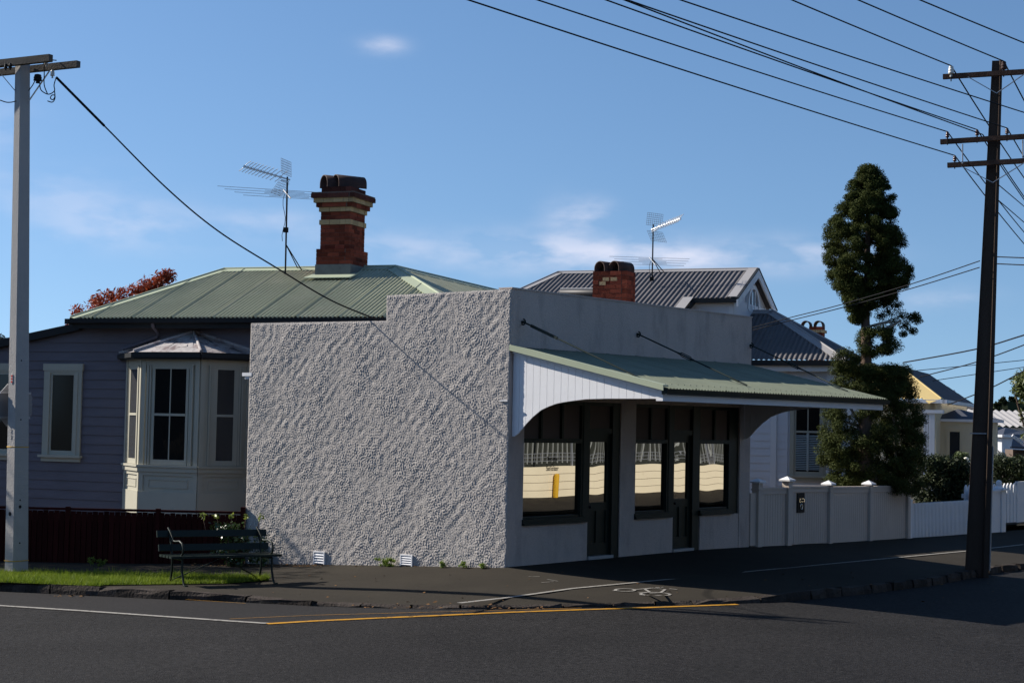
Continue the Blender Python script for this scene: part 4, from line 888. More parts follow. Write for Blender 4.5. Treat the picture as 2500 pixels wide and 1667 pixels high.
# ================================================================ TIMBER POLE (right) and its wires
QB = path_px(2385, 1391); YQ = QB[1]; QT = at(2434, 172, YQ+.05)
poleR = thing('utility_pole', 'dark brown grooved utility pole with three timber crossarms on the footpath', 'utility pole', QB)
hx = R(105); qx = np.array([math.sin(hx), math.cos(hx), 0]); qy = np.array([qx[1], -qx[0], 0]);
if qy[1] > 0: qy = -qy
SEC = [(-.5,-.5), (-.5,0), (-.46,0), (-.44,-.08), (.20,-.08), (.22,.0), (.285,.13), (.5,.13), (.5,-.5)]
mb = MB(); nl = 14; vs = []
for i in range(nl+1):
    f = -.04+1.06*i/nl; c = QB+(QT-QB)*f; w = .415-.225*f; vs += [c+qx*x*w+qy*(y*w*.8) for x, y in SEC]
n = len(SEC); mb.add(vs, [(i*n+j, (i+1)*n+j, (i+1)*n+(j+1)%n, i*n+(j+1)%n) for i in range(nl) for j in range(n)] + [tuple(range(nl*n, nl*n+n))]); shaftR = mb.build('shaft', m_darkpole, poleR)
ah = R(112); ad = np.array([math.sin(ah), math.cos(ah), 0]); an_ = np.array([ad[1], -ad[0], 0]); an_ = -an_ if an_[1] > 0 else an_
def arm(v, uL, vL, name='cross_arm'):
    c = at(2434-(v-172)*.043, v, YQ-.14); l = (c[0]-at(uL, vL, YQ)[0])/ad[0]; mb = MB()
    zl = at(uL, vL, YQ+.3)[2]-c[2]
    a = c-ad*l+np.array([0,0,zl]); b = c+ad*l-np.array([0,0,zl]); mb.bar(a, b, .09, .088); mb.build(name, m_armwood, poleR); return c, ad, l, (b-a)/np.linalg.norm(b-a)
arms = [arm(180, 2310, 190.5), arm(338.5, 2303.5, 349), arm(397.5, 2319, 407)]
for (c, _, l, t), k in ((arms[0], .60), (arms[2], .66)):
    for sg in (-1, 1):
        mb = MB(); mb.bar(c+t*sg*k*.85-np.array([0,0,.04])+an_*.05, c-np.array([0,0,.37])+an_*.02, .03, .012); mb.build('brace', m_galv, poleR)
for sg in (-.80, .80):
    mb = MB(); a = arms[1][0]+arms[1][3]*sg*.62/.8*1.0; mb.bar(at(2350 if sg < 0 else 2497, 352 if sg < 0 else 342, YQ-.2), at(2350 if sg < 0 else 2497, 400 if sg < 0 else 392, YQ-.2), .02, .02); mb.build('strap', m_galv, poleR)
INS = {}
for key, u, v0, v1, r, m_ in (('a', 2322, 181, 161, .055, m_whiteporc), ('b', 2450.5, 170, 150, .055, m_clay), ('c', 2313, 336, 322, .035, m_porcelain), ('d', 2385.5, 331, 317, .035, m_porcelain), ('e', 2458.5, 327, 313, .035, m_porcelain), ('f', 2331, 394, 380, .035, m_porcelain)):
    p = at(u, v0, YQ-.14 if u > 2400 else YQ+.12); q = at(u, v1, p[1]); insulator(p, r, q[2]-p[2], m_, poleR); mb = MB(); mb.tube([p-np.array([0,0,.14]), p+np.array([0,0,.02])], .011, 6); mb.build('pin', m_black, poleR); INS[key] = q
mb = MB(); f = (1391-1062)/(1391-172); c = QB+(QT-QB)*f; w = .415-.225*f; mb.bar(c-qx*w*.62+qy*.01, c+qx*w*.2+qy*.01, .012, .02); mb.build('strap', m_galv, poleR)
mb = MB(); mb.tube([QB+(QT-QB)*k+qx*(.5*(.415-.225*k)+.015)-qy*.05 for k in (0, .12, .245)], .018, 7); mb.build('conduit', m_galv, poleR)
mb = MB(); 
for k in (.64, .72, .8):
    c = QB+(QT-QB)*k; w = .415-.225*k; mb.bar(c-qx*w*.49+qy*.005, c-qx*w*.40+qy*.005, .01, .06); mb.bar(c+qx*w*.26+qy*.005, c+qx*w*.40+qy*.005, .01, .06)
mb.build('step_plate', m_armwood, poleR)
# conductors: each runs from the pole over the crossing, and on down the street
def wire_span(P0, P1, sag, n=28): return [P0*(1-t)+P1*t-np.array([0,0,sag*4*t*(1-t)]) for t in [i/n for i in range(n+1)]]
def conductor(key, u_top, label, r=.011, z_mid=None):
    P0 = INS[key] if isinstance(key, str) else key; zt = P0[2]-.16 if z_mid is None else z_mid
    Pm = atz(u_top, 0, zt); d = (Pm-P0); L = np.linalg.norm(d[:2]); P1 = P0+d/L*40; P1[2] = P0[2]; t = L/40; sag = (P0[2]-zt)/(4*t*(1-t))
    w = thing('power_line', label, 'power line', P0, 'power lines crossing the sky'); cable('conductor', wire_span(P0, P1, sag), r, w)
    P2 = P0+np.array([.42, .906, 0])*36; P2[2] -= .9; cable('conductor', wire_span(P0, P2, .5, 18), r, w)
conductor('f', 1142, 'lowest black power line, tied to the lowest crossarm of the dark pole')
conductor('c', 1311, 'power line tied to the left insulator of the middle crossarm')
conductor('d', 1478, 'power line tied to the brown insulator left of the pole on the middle crossarm')
conductor(INS['d']+np.array([.12, .05, -.08]), 1523, 'power line hugging another line, ending below the insulator at the middle crossarm')
conductor('e', 1530, 'power line passing behind the dark pole to the insulator right of it')
conductor(INS['e']+np.array([.9, .0, .12]), 1660, 'power line passing behind the dark pole above the middle crossarm')
conductor('a', 1932, 'power line tied to the white insulator on the top crossarm', .013)
conductor('b', 2094, 'power line tied to the dark insulator at the top of the pole', .013)
conductor(INS['b']+ad*1.0+np.array([0,0,.0]), 2245, 'power line crossing the top right corner of the sky', .013)
def span(label, px, Y0, Y1, r=.012, name='service_cable', grp='service cables strung from the dark pole'):
    n = len(px); P = smooth([at(u, v, Y0+(Y1-Y0)*i/(n-1)) for i, (u, v) in enumerate(px)], 6); w = thing(name, label, 'cable', P[0], grp); cable('cable', P, r, w)
span('upper of the two service cables running from the dark pole past the tall tree', [(2392,637),(2229,692),(2052,744),(1926,776),(1836,800)], YQ, 38, .010)
span('lower of the two service cables running from the dark pole past the tall tree', [(2391,653),(2229,703),(2060,750),(1935,781),(1838,806)], YQ, 38, .010)
span('short cable leaving the right side of the dark pole, upper of a pair', [(2434,627),(2500,629.5),(2640,633)], YQ, YQ-3, .010)
span('short cable leaving the right side of the dark pole, lower of a pair', [(2434,644),(2500,647),(2640,652)], YQ, YQ-3, .010)
span('steep cable falling to the right from the dark pole, upper of a pair', [(2436,450),(2500,504),(2600,590)], YQ, YQ+12, .010)
span('steep cable falling to the right from the dark pole, lower of a pair', [(2436,488),(2500,543),(2600,632)], YQ, YQ+12, .010)
span('thicker of the far cables rising right above the cream house', [(2205,885),(2379,853),(2500,818),(2640,775)], 56, 40, .022)
span('far cable just under a thicker cable, rising right above the cream house', [(2246,920),(2379,885),(2500,842),(2640,785)], 56, 40, .018)
span('far cable sloping down to the cream house wall', [(2314,988),(2372,966),(2425,944),(2500,905),(2600,850)], 55, 38, .019)
span('thin far cable, upper of two nearly level ones behind the dark pole', [(2232,905),(2379,891),(2500,879),(2620,866)], 60, 60, .013)
span('thin far cable, lower of two nearly level ones behind the dark pole', [(2259,932),(2379,914),(2500,896),(2620,877)], 60, 60, .013)

# ================================================================ WHITE VILLA with grey iron roofs
HR = Frame(at(2040, 870, 38)[:2], -68, True)
vil = thing('white_villa', 'white weatherboard villa with grey corrugated roofs and an arched gable window', 'house', HR.p(2, 0, 0))
mb = MB(); boards(mb, HR, 1.1, lambda z: 9.0, .2, 3.7, .175); mb.quad(HR.p(1.1,-.6,.1), HR.p(-.0,-.6,.1), HR.p(0,-.6,3.8), HR.p(1.1,-.6,3.8)); mb.quad(HR.p(9,-.01,0), HR.p(.1,-.01,0), HR.p(.1,-.01,3.8), HR.p(9,-.01,3.8)); mb.quad(HR.p(.1,-.01,0), HR.p(.1,-5,0), HR.p(.1,-5,3.8), HR.p(.1,-.01,3.8))
mb.build('wall', m_whiteboard, vil)
mb = MB(); mb.fbox(HR, 1.36, 1.5, 0, .05, .1, 3.75); mb.fbox(HR, .05, .19, -.02, .04, .1, 3.75); mb.build('corner_board', m_white, vil)
ZE, ZRd, rr = 4.0, 5.14, 2.0; D0 = .3
e0, e1_, h1, h2 = HR.p(-.3, D0, ZE-.16), HR.p(9, D0, ZE-.16), HR.p(9, -rr, ZRd), HR.p(1.95, -rr, ZRd)
mb = MB(); corrug(mb, [e0, e1_, h1, h2], HR.t, amp=.017, pitch=.12, joint=0); corrug(mb, [e0, h2, HR.p(-.3, -2*rr-.3, ZE-.16)], HR.n, amp=.017, pitch=.12, joint=0); lowroof = mb.build('lower_roof', m_greyroof, vil)
sl2 = (ZRd-ZE+.16)/(rr+D0); Z3 = np.array([0,0,1.0])
mb = MB(); flash(mb, h2, e0, .17, HR.n*sl2+Z3, -HR.t*sl2+Z3); flash(mb, h2, h1, .15, HR.n*sl2+Z3, -HR.n*sl2+Z3); flash(mb, h2, HR.p(-.3,-2*rr-.3,ZE-.16), .17, -HR.t*sl2+Z3, -HR.n*sl2+Z3); mb.build('ridge_flashing', m_greyridge, lowroof)
mb = MB(); mb.fbox(HR, -.36, 9, D0-.02, D0+.09, ZE-.29, ZE-.17); mb.fbox(HR, -.4, -.3, -4.4, D0+.09, ZE-.29, ZE-.17); mb.build('gutter', m_gutter, vil)
mb = MB(); mb.fbox(HR, -.28, 9, D0-.06, D0-.025, ZE-.42, ZE-.22); mb.fbox(HR, -.25, 9, -.0, D0-.06, ZE-.43, ZE-.40); mb.build('fascia', m_white, vil)
# fretwork frieze of the porch at the corner
mb = MB(); mb.fbox(HR, -.2, 1.2, .22, .26, 3.26, 3.31); mb.fbox(HR, -.2, 1.2, .22, .26, 3.02, 3.05)
for k in range(16): x = -.15+k*.085; mb.fbox(HR, x, x+.02, .23, .25, 3.05, 3.26)
for x, sg in ((.06, 1), (1.1, -1)):
    pts = [HR.p(x+sg*.5*(1-math.cos(a)), .24, 3.02-.45*math.sin(a)*0-.42*(1-math.sin(a))) for a in [i*math.pi/12 for i in range(7)]]
    for a, b in zip(pts, pts[1:]): mb.bar(a, b, .03, .05)
mb.fbox(HR, -.2, -.1, .2, .3, .1, 3.4); mb.build('porch_frieze', m_white, vil)
w = sash(HR, .20, 1.04, 1.17, 3.05, .022, vil, cas=.1, munt=True, rail=2.18)
mb = MB()
for k in range(20):
    z = 1.31+k*.041; mb.prism([HR.p(.33, .036, z), HR.p(.33, .055, z-.012), HR.p(.33, .06, z-.006), HR.p(.33, .04, z+.012)], HR.t*.26); mb.prism([HR.p(.64, .036, z), HR.p(.64, .055, z-.012), HR.p(.64, .06, z-.006), HR.p(.64, .04, z+.012)], HR.t*.26)
mb.fbox(HR, .59, .64, .03, .065, 1.28, 2.15); mb.build('shutter', m_shutter, w)
# upper gabled storey
U0, UE, UR = 2.36, 5.33, 6.20; ue = .10
mb = MB(); k = (UR-UE)/2.0
corrug(mb, [HR.p(U0,0,UE), HR.p(3.5,0,UE), HR.p(3.5,1.3,UE-1.3*k), HR.p(8.9,1.3,UE-1.3*k), HR.p(7.72,-2,UR), HR.p(U0,-2,UR)][:0] or [HR.p(U0,0,UE), HR.p(3.45,0,UE), HR.p(3.45,-2,UR), HR.p(U0,-2,UR)], HR.t, amp=.016, pitch=.125, joint=0)
corrug(mb, [HR.p(3.45,1.5,UE-1.5*k), HR.p(9.2,1.5,UE-1.5*k), HR.p(7.65,-2,UR), HR.p(3.45,-2,UR)], HR.t, amp=.016, pitch=.125, joint=0)
corrug(mb, [HR.p(U0,-4,UE), HR.p(9.0,-4,UE), HR.p(7.65,-2,UR), HR.p(U0,-2,UR)], HR.t, amp=.016, pitch=.125, joint=0)
uroof = mb.build('upper_roof', m_greyroof, vil); nU = HR.n*k+Z3; nUb = -HR.n*k+Z3
mb = MB(); flash(mb, HR.p(U0-.02,-2,UR), HR.p(7.65,-2,UR), .14, nU, nUb); flash(mb, HR.p(7.65,-2,UR), HR.p(9.2,1.5,UE-1.5*k), .18, nU, HR.t+Z3*.5)
mb.prism([HR.p(U0,-2,UR+.025), HR.p(U0+.22,-2,UR+.025), HR.p(U0+.22,.02,UE+.02), HR.p(U0,.02,UE+.02)], Z3*.01); mb.prism([HR.p(3.43,.0,UE+.02), HR.p(3.68,-.0,UE+.02), HR.p(3.68,1.5,UE-1.5*k+.02), HR.p(3.43,1.5,UE-1.5*k+.02)], Z3*.01); mb.build('ridge_flashing', m_greyridge, uroof)
mb = MB(); mb.fbox(HR, U0, 3.5, -.02, .08, UE-.12, UE-.01); mb.prism([HR.p(3.40,-.1,UE-.12), HR.p(3.40,1.5,UE-1.5*k-.12), HR.p(3.40,1.5,UE-1.5*k+.0), HR.p(3.40,-.1,UE+.0)], HR.t*.03); mb.build('gutter', m_gutter, vil)
mb = MB(); mb.fbox(HR, U0+.1, 3.9, -.5, -.14, 4.6, 5.28); mb.fbox(HR, U0+.1, U0+.25, -3.85, -.5, 4.6, 5.3); mb.prism([HR.p(U0+.16,-.16,5.27), HR.p(U0+.16,-3.84,5.27), HR.p(U0+.16,-2,UR-.1)], HR.t*.1); mb.build('upper_wall', m_whiteboard, vil)
mb = MB(); mb.fbox(HR, U0+.12, 3.45, -.14, -.11, 5.14, 5.24); mb.fbox(HR, U0+.12, U0+.22, -.14, -.108, 4.7, 5.14); mb.fbox(HR, 3.3, 3.4, -.14, -.108, 4.7, 5.14); mb.build('upper_trim', m_white, vil)
for sg in (1, -1):
    mb = MB(); a0, b0 = HR.p(U0-.05, -2, UR-.02), HR.p(U0-.05, -2+sg*2.08, UE-.05); dn = np.array([0,0,-.17]); mb.prism([a0, b0, b0+dn, a0+dn*1.15], HR.t*.04); mb.build('barge_board', m_white, vil)
    mb = MB(); mb.prism([a0+Z3*.015-HR.t*.01, b0+Z3*.015-HR.t*.01, b0+Z3*.05-HR.t*.01, a0+Z3*.05-HR.t*.01], HR.t*.07); mb.build('barge_cap', m_gutter, vil)
mb = MB(); ctr = lambda a, r, x: HR.p(U0+x, -2.05-r*math.cos(a), 5.18+r*1.0*math.sin(a)); aa = [math.pi*i/16 for i in range(17)]
for a, b in zip(aa, aa[1:]): mb.add([ctr(a,.52,.07), ctr(b,.52,.07), ctr(b,.62,.07), ctr(a,.62,.07), ctr(a,.52,.16), ctr(b,.52,.16), ctr(b,.62,.16), ctr(a,.62,.16)], [(0,1,2,3), (0,4,5,1), (3,2,6,7)])
for y in (-.17, .17): mb.fbox(HR, U0+.085, U0+.12, -2.05+y-.025, -2.05+y+.025, 4.75, 5.66)
mb.fbox(HR, U0+.088, U0+.12, -2.55, -1.55, 5.12, 5.17)
aw = mb.build('arched_window', m_white, vil); m_skyglass = glass('sky_reflecting_glass', (.25, .27, .3), .03, .6, .8); mb = MB(); mb.quad(*([HR.p(U0+.11, -2.57, 4.75)] + [ctr(a, .53, .11) for a in aa] + [HR.p(U0+.11, -1.53, 4.75)])); mb.build('pane', m_skyglass, aw)
# water heater on the roof
mb = MB(); a, b = at(1368, 716, 40.2), at(1452, 716, 39.6); mb.tube([a, a+(b-a)*.04, b], [.06, .105, .105], 12); t_ = mb.build('water_heater', m_tank, vil); mb = MB(); mb.tube([a+Z3*.115, b+Z3*.115], .012, 6); mb.tube([a-Z3*.14+HR.n*.1, b-Z3*.14+HR.n*.1], .03, 6); mb.build('heater_rail', m_galv, t_)
# small chimney behind the hip
c3 = at(1975, 812, 44); w3 = .42; mb = MB(); ex, ey = np.array([.93, -.37, 0]), np.array([.37, .93, 0]); zt3 = at(1980, 797, 44)[2]; bricks(mb, c3*[1,1,0], ex, ey, .36, .36, zt3-1.6, zt3, 0); c3b = mb.build('chimney', m_brick, vil)
mb = MB(); bricks(mb, c3*[1,1,0], ex, ey, .36, .36, zt3-.17, zt3-.09, .045); mb.build('cream_band', m_creambrick, c3b); mb = MB(); core(mb, c3*[1,1,0], ex, ey, .36, .36, zt3-1.6, zt3-.01, .0); mb.build('mortar', m_mortar, c3b)
for k in (-.10, .24): mb = MB(); hood_pot(mb, c3*[1,1,0]+ex*k+ey*.18+Z3*zt3, ey, .25, .16, .32); mb.build('chimney_pot', m_clay, c3b)

# ================================================================ FENCES along the main street
gf = thing('boarded_fence', 'pale grey boarded fence with capped posts and a gate beside the shop', 'fence', FA.p(10.5, 0, -.1))
PS = [(7.62, 1.25, -.03), (8.77, 1.27, -.05), (10.48, 1.165, -.1), (12.28, 1.14, -.12), (14.12, 1.06, -.14)]
for i, (s, zt, zb) in enumerate(PS):
    w = .075 if i < 2 else .06; mb = MB(); mb.fbox(FA, s-w, s+w, -.075, .075, zb-.05, zt-.06); mb.fbox(FA, s-w-.012, s+w+.012, -.09, .09, zt-.2, zt-.17); p = mb.build('post', m_fence, gf)
    if i == 4: continue
    mb = MB(); e = w+.045; mb.fbox(FA, s-e, s+e, -.12, .12, zt-.06, zt-.03); c = FA.p(s, 0, zt+.035); q4 = [FA.p(s+x*e, y*.12, zt-.03) for x, y in ((-1,-1), (1,-1), (1,1), (-1,1))]; mb.add(q4+[c], [(0,1,4), (1,2,4), (2,3,4), (3,0,4)]); mb.build('post_cap', m_white, p)
def panel(s0, s1, z0a, z0b, z1a, z1b, name):
    mb = MB(); n = max(2, int((s1-s0)/.092)); L = s1-s0
    for k in range(n):
        a, b = s0+L*k/n, s0+L*(k+1)/n-.008; f = (k+.5)/n; za, zb = z0a+(z0b-z0a)*f, z1a+(z1b-z1a)*f; mb.fbox(FA, a, b, -.012, .012, za, zb-.13)
    P = lambda s, d, f, o: FA.p(s, d, z1a+(z1b-z1a)*f+o)
    mb.fbox(FA, s0, s1, -.03, -.012, min(z0a, z0b)+.02, max(z1a, z1b)-.17)
    for d0, d1, o0, o1 in ((-.04, .035, -.13, -.04), (-.06, .055, -.04, 0)): mb.hexa([P(s0,d0,0,o0), P(s1,d0,1,o0), P(s1,d1,1,o0), P(s0,d1,0,o0), P(s0,d0,0,o1), P(s1,d0,1,o1), P(s1,d1,1,o1), P(s0,d1,0,o1)])
    return mb.build(name, m_fence, gf)
mb = MB(); mb.fbox(FA, 7.34, 7.545, -.02, .02, 0, 1.0); mb.build('filler_board', m_fence, gf)
panel(7.70, 8.69, -.05, -.06, 1.10, 1.09, 'gate'); panel(8.85, 10.42, -.04, -.08, 1.12, 1.09, 'panel'); panel(10.54, 12.22, -.09, -.11, 1.07, 1.05, 'panel'); panel(12.34, 14.06, -.12, -.13, 1.05, 1.04, 'panel')
lb = thing('letterbox', 'black letterbox plate with chrome slot and ring on the grey fence', 'letterbox', FA.p(9.15, .03, .6))
(s0, z1), (s1, z0) = FA.hit(1943.5, 1203), FA.hit(1960.5, 1250); mb = MB(); mb.fbox(FA, s0, s1, .013, .035, z0, z1); mb.build('plate', m_black, lb); c = (s0+s1)/2; W = s1-s0
mb = MB(); a, b = z1-.11, z1-.18; x0, x1 = s0+W*.2, s1-W*.1
for q in ((x0, x1, a-.012, a), (x0, x1, b, b+.012), (x0, x0+.02, b+.012, a-.012), (x1-.02, x1, b+.012, a-.012)): mb.fbox(FA, q[0], q[1], .035, .05, q[2], q[3])
mb.build('slot_frame', m_chrome, lb); mb = MB(); zc_ = z0+.12; rg = [FA.p(c+.04*math.cos(t), .045, zc_+.055*math.sin(t)) for t in [i*math.pi/9 for i in range(19)]]; mb.tube(rg, .009, 6); mb.build('ring', m_chrome, lb)
pk = thing('picket_fence', 'low white picket fence under dark shrubs beyond the grey fence', 'fence', FA.p(16, 0, -.15))
mb = MB(); s = 14.35
while s < 18.6: zt = FA.hit(2290, 1224)[1]; mb.prism([FA.p(s, .0, -.2), FA.p(s+.042, .0, -.2), FA.p(s+.042, 0, zt-.03), FA.p(s+.021, 0, zt), FA.p(s, 0, zt-.03)], FA.n*.02); s += .074
mb.build('paling', m_white, pk); mb = MB(); mb.fbox(FA, 14.3, 18.6, -.05, -.01, .1, .16); mb.fbox(FA, 14.3, 18.6, -.05, -.01, .5, .56); mb.build('rail', m_white, pk); mb = MB(); mb.fbox(FA, 14.2, 14.32, -.06, .06, -.2, .72); mb.build('post', m_white, pk)
sP, zP = FA.hit(2438, 1297); gp_ = thing('gate_post', 'white gate post topped with a round ball finial', 'post', FA.p(sP, 0, zP)); zt = FA.hit(2438, 1196)[1]
mb = MB(); mb.fbox(FA, sP-.13, sP+.13, -.13, .13, zP-.1, zt); mb.build('shaft', m_white, gp_); mb = MB(); mb.fbox(FA, sP-.2, sP+.2, -.2, .2, zt, zt+.05); mb.lathe(FA.p(sP, 0, zt+.05), [(.16, 0), (.08, .03), (.06, .06)], 14); mb.build('cap', m_white, gp_)
mb = MB(); mb.lathe(FA.p(sP, 0, zt+.10), [(.0, 0)]+[(.075*math.sin(a), .075-.075*math.cos(a)) for a in [math.pi*i/10 for i in range(1, 11)]], 14); mb.build('finial', m_white, gp_)
sL_, zL_ = FA.hit(2424, 1300); lp = thing('boundary_wall', 'low white wall end left of the ball topped gate post', 'wall', FA.p(sL_, 0, zL_)); ztl = FA.hit(2424, 1200)[1]; mb = MB(); mb.fbox(FA, sL_-1.1, sP-.14, -.1, .1, zL_-.1, ztl); mb.build('wall', m_white, lp); mb = MB(); mb.fbox(FA, sL_-1.1, sP-.14, -.14, .14, ztl, ztl+.05); mb.build('coping', m_white, lp)
gt = thing('picket_gate', 'tall white picket gate right of the ball topped post', 'gate', FA.p(sP+1, -.1, zP)); mb = MB(); zg1 = FA.hit(2460, 1181)[1]; zg0 = FA.hit(2460, 1279)[1]
s = sP-1.4
while s < FA.hit(2474, 1200, -.3)[0]: mb.prism([FA.p(s, -.3, zg0), FA.p(s+.17, -.3, zg0), FA.p(s+.17, -.3, zg1-.13), FA.p(s+.15, -.3, zg1-.06), FA.p(s+.085, -.3, zg1), FA.p(s+.02, -.3, zg1-.06), FA.p(s, -.3, zg1-.13)], FA.n*.03); s += .215
mb.build('picket', m_white, gt); mb = MB(); mb.fbox(FA, sP-1.4, s, -.36, -.31, zg0+.2, zg0+.3); mb.fbox(FA, sP-1.4, s, -.36, -.31, zg1-.32, zg1-.22); mb.build('rail', m_white, gt)
bf2 = thing('board_fence', 'solid white board fence at the right edge beyond the picket gate', 'fence', FA.p(s, 0, zP)); mb = MB(); x = s+.03
while x < s+7: mb.fbox(FA, x, x+.24, -.3, -.27, zg0-.1, zg1-.02+(x-s)*.01); x += .244
mb.fbox(FA, s, s+7, -.32, -.25, zg1-.02, zg1+.03); mb.build('board', m_white, bf2)

# ================================================================ HOUSES further down the street
CH = Frame(at(2298, 974, 54)[:2], -68, True)
chs = thing('cream_villa', 'cream villa with yellow iron roof and bay window beyond the tall tree', 'house', CH.p(0, 0, -.3))
zc = CH.hit(2298, 974)[1]; r3 = 1.6; A3 = CH.p(r3, -r3, zc+1.12); mb = MB()
corrug(mb, [CH.p(-.0,0,zc), CH.p(2.4,0,zc), CH.p(2.4,-r3,zc+1.12), A3], CH.t, amp=.018, pitch=.13, joint=0); yr = mb.build('roof', m_yellowroof, chs)
mb = MB(); corrug(mb, [CH.p(0,0,zc), A3, CH.p(r3,-r3-7,zc+1.12), CH.p(0,-9.5,zc)], CH.n, amp=.02, pitch=.2, joint=0); mb.build('shaded_street_slope', m_greyroof, chs)  # shade of the street side put into the colour with grey iron
mb = MB(); flash(mb, A3, CH.p(0,0,zc), .45, CH.n*.7+Z3, -CH.t*.7+Z3); mb.build('hip_flashing', m_yellowroof, yr)
mb = MB(); mb.fbox(CH, -.12, 7, -.02, .1, zc-.14, zc-.02); mb.fbox(CH, -.2, -.05, -9.5, .1, zc-.14, zc-.02); mb.build('gutter', m_white, chs)
mb = MB(); mb.fbox(CH, .25, 7, -.6, -.3, -1, zc-.1); mb.fbox(CH, .2, .4, -9, -.3, -1, zc-.1); mb.build('wall', m_creamhouse, chs)
BX = Frame(at(2285, 1080, 55.5)[:2], 112, True); BX.n = BX.n if np.dot(BX.n, W3) < 0 else -BX.n
zb1 = BX.hit(2310, 1029)[1]; mb = MB(); mb.fbox(BX, 0, 1.35, -1.2, 0, -1, zb1); mb.prism([BX.p(1.35,0,-1), BX.p(1.9,-.6,-1), BX.p(1.9,-1.2,-1), BX.p(1.35,-1.2,-1)], Z3*(zb1+1)); bayc = mb.build('bay', m_creamhouse, chs)
mb = MB(); mb.prism([BX.p(-.15,.12,zb1), BX.p(1.42,.12,zb1), BX.p(2.1,-.6,zb1), BX.p(2.1,-1.2,zb1), BX.p(-.15,-1.2,zb1)], Z3*.09); mb.build('bay_gutter', m_white, bayc); mb = MB(); ap_ = BX.p(.6,-1.0,zb1+.45); ee = [BX.p(-.15,.12,zb1+.09), BX.p(1.42,.12,zb1+.09), BX.p(2.1,-.6,zb1+.09), BX.p(2.1,-1.2,zb1+.09)]
mb.add(ee+[ap_, BX.p(-.15,-1.2,zb1+.09)], [(0,1,4), (1,2,4), (2,3,4), (5,0,4)]); mb.build('bay_roof', m_navyroof, bayc)
sash(BX, .32, .92, -.2, zb1-.25, 0.0, chs, cas=.09, rail=(zb1-.4)/2+.1, trim=m_creamhouse)
for u in (2258, 2271, 2277, 2262): s_, z_ = CH.hit(u, 1130, .5); mb = MB(); mb.fbox(CH, s_-.05, s_+.05, .45, .55, -1, CH.hit(u, 1005, .5)[1]); mb.build('porch_post', m_white, chs)
(s_a, z_a), (s_b, z_b) = CH.hit(2252, 1000, .5), CH.hit(2303, 1009, .5); mb = MB(); mb.fbox(CH, s_b, s_a, .3, .62, z_b, z_a); mb.build('porch_beam', m_white, chs)
G2 = Frame(at(2376, 990, 64)[:2], -68, True); gh = thing('gabled_house', 'white house with dark roof, barge boards and pointed finial behind the cream villa', 'house', G2.p(0, 0, -.6)); mb = MB()
pa, pb, pc = at(2282, 943, 67), at(2332, 955, 66), at(2385, 992, 64); mb.prism([pa, pc, pc-Z3*.15, at(2298, 972, 66), pa-Z3*.15], np.array([.4, 1.0, 0])); mb.build('roof', m_navyroof, gh)
mb = MB(); mb.prism([at(2318, 962, 65.5), at(2329, 951, 65.5), at(2340, 969, 65.5)], np.array([.05, .12, 0])); mb.build('finial', m_white, gh); mb = MB(); mb.bar(at(2280, 944, 65.8), at(2321, 961, 65.8), .1, .14); mb.bar(at(2352, 984, 65.2), at(2376, 996, 65.2), .1, .14); mb.build('barge_board', m_white, gh)
mb = MB(); corrug(mb, [at(2330, 1011, 62), at(2376, 1013, 62), at(2376, 1000, 64), at(2334, 988, 64)], np.array([1., 0, 0]), amp=.03, pitch=.22, joint=0); mb.build('porch_roof', m_greyridge, gh); mb = MB(); mb.prism([at(2328, 985, 66.5), at(2384, 993, 66.5), at(2384, 1150, 66.5), at(2328, 1150, 66.5)], np.array([0,.3,0])); mb.build('wall', m_creamhouse, gh)
fh = thing('bay_fronted_house', 'white bay fronted house with dark roof right of the dark pole', 'house', at(2450, 1130, 70)); mb = MB(); mb.prism([at(2421, 1060, 70), at(2446, 1060, 69.5), at(2446, 1145, 69.5), at(2421, 1145, 70)], np.array([.3, 1, 0])); mb.prism([at(2446, 1060, 69.5), at(2470, 1063, 71), at(2470, 1145, 71), at(2446, 1145, 69.5)], np.array([.3, 1, 0])); mb.build('wall', m_whiteboard, fh)
mb = MB(); e4 = [at(2412, 1060, 70), at(2449, 1061, 69.2), at(2484, 1063, 71.5)]; mb.add(e4+[at(2428, 1041, 72), at(2455, 1043, 73), at(2490, 1052, 75)], [(0,1,4,3), (1,2,5,4)]); mb.build('roof', m_navyroof, fh); mb = MB(); mb.bar(e4[0]-Z3*.05, e4[1]-Z3*.05, .1, .1); mb.bar(e4[1]-Z3*.05, e4[2]-Z3*.05, .1, .1); mb.build('gutter', m_white, fh)
for u in (2451, 2461): mb = MB(); mb.prism([at(u, 1076, 69.9+(u-2446)*.06), at(u+5, 1076, 70.2+(u-2446)*.06), at(u+5, 1128, 70.2+(u-2446)*.06), at(u, 1128, 69.9+(u-2446)*.06)], np.array([-.02, -.05, 0])); mb.build('window', m_glass, fh)
gr = thing('grey_roofed_house', 'distant house with long pale grey corrugated roof below the wooded hill', 'house', at(2480, 1060, 82)); mb = MB(); corrug(mb, [at(2405, 1039, 80), at(2600, 1044, 80), at(2600, 1006, 84), at(2412, 1003, 84)], np.array([1., 0, 0]), amp=.05, pitch=.34, joint=0); mb.build('roof', m_greyridge, gr); mb = MB(); mb.prism([at(2410, 1042, 80.5), at(2600, 1047, 80.5), at(2600, 1120, 80.5), at(2410, 1120, 80.5)], np.array([0, 2, 0])); mb.build('wall', m_whiteboard, gr)
bh_ = thing('navy_roofed_house', 'small house with navy roof and white barge board at the right edge', 'house', at(2490, 1130, 62)); mb = MB(); mb.add([at(2469, 1090, 62), at(2560, 1094, 62), at(2560, 1060, 64), at(2474, 1060, 64)], [(0,1,2,3)]); mb.prism([at(2470, 1090, 62), at(2560, 1094, 62), at(2560, 1098, 62), at(2470, 1094, 62)], np.array([0,.2,0])); mb.build('roof', m_navyroof, bh_)
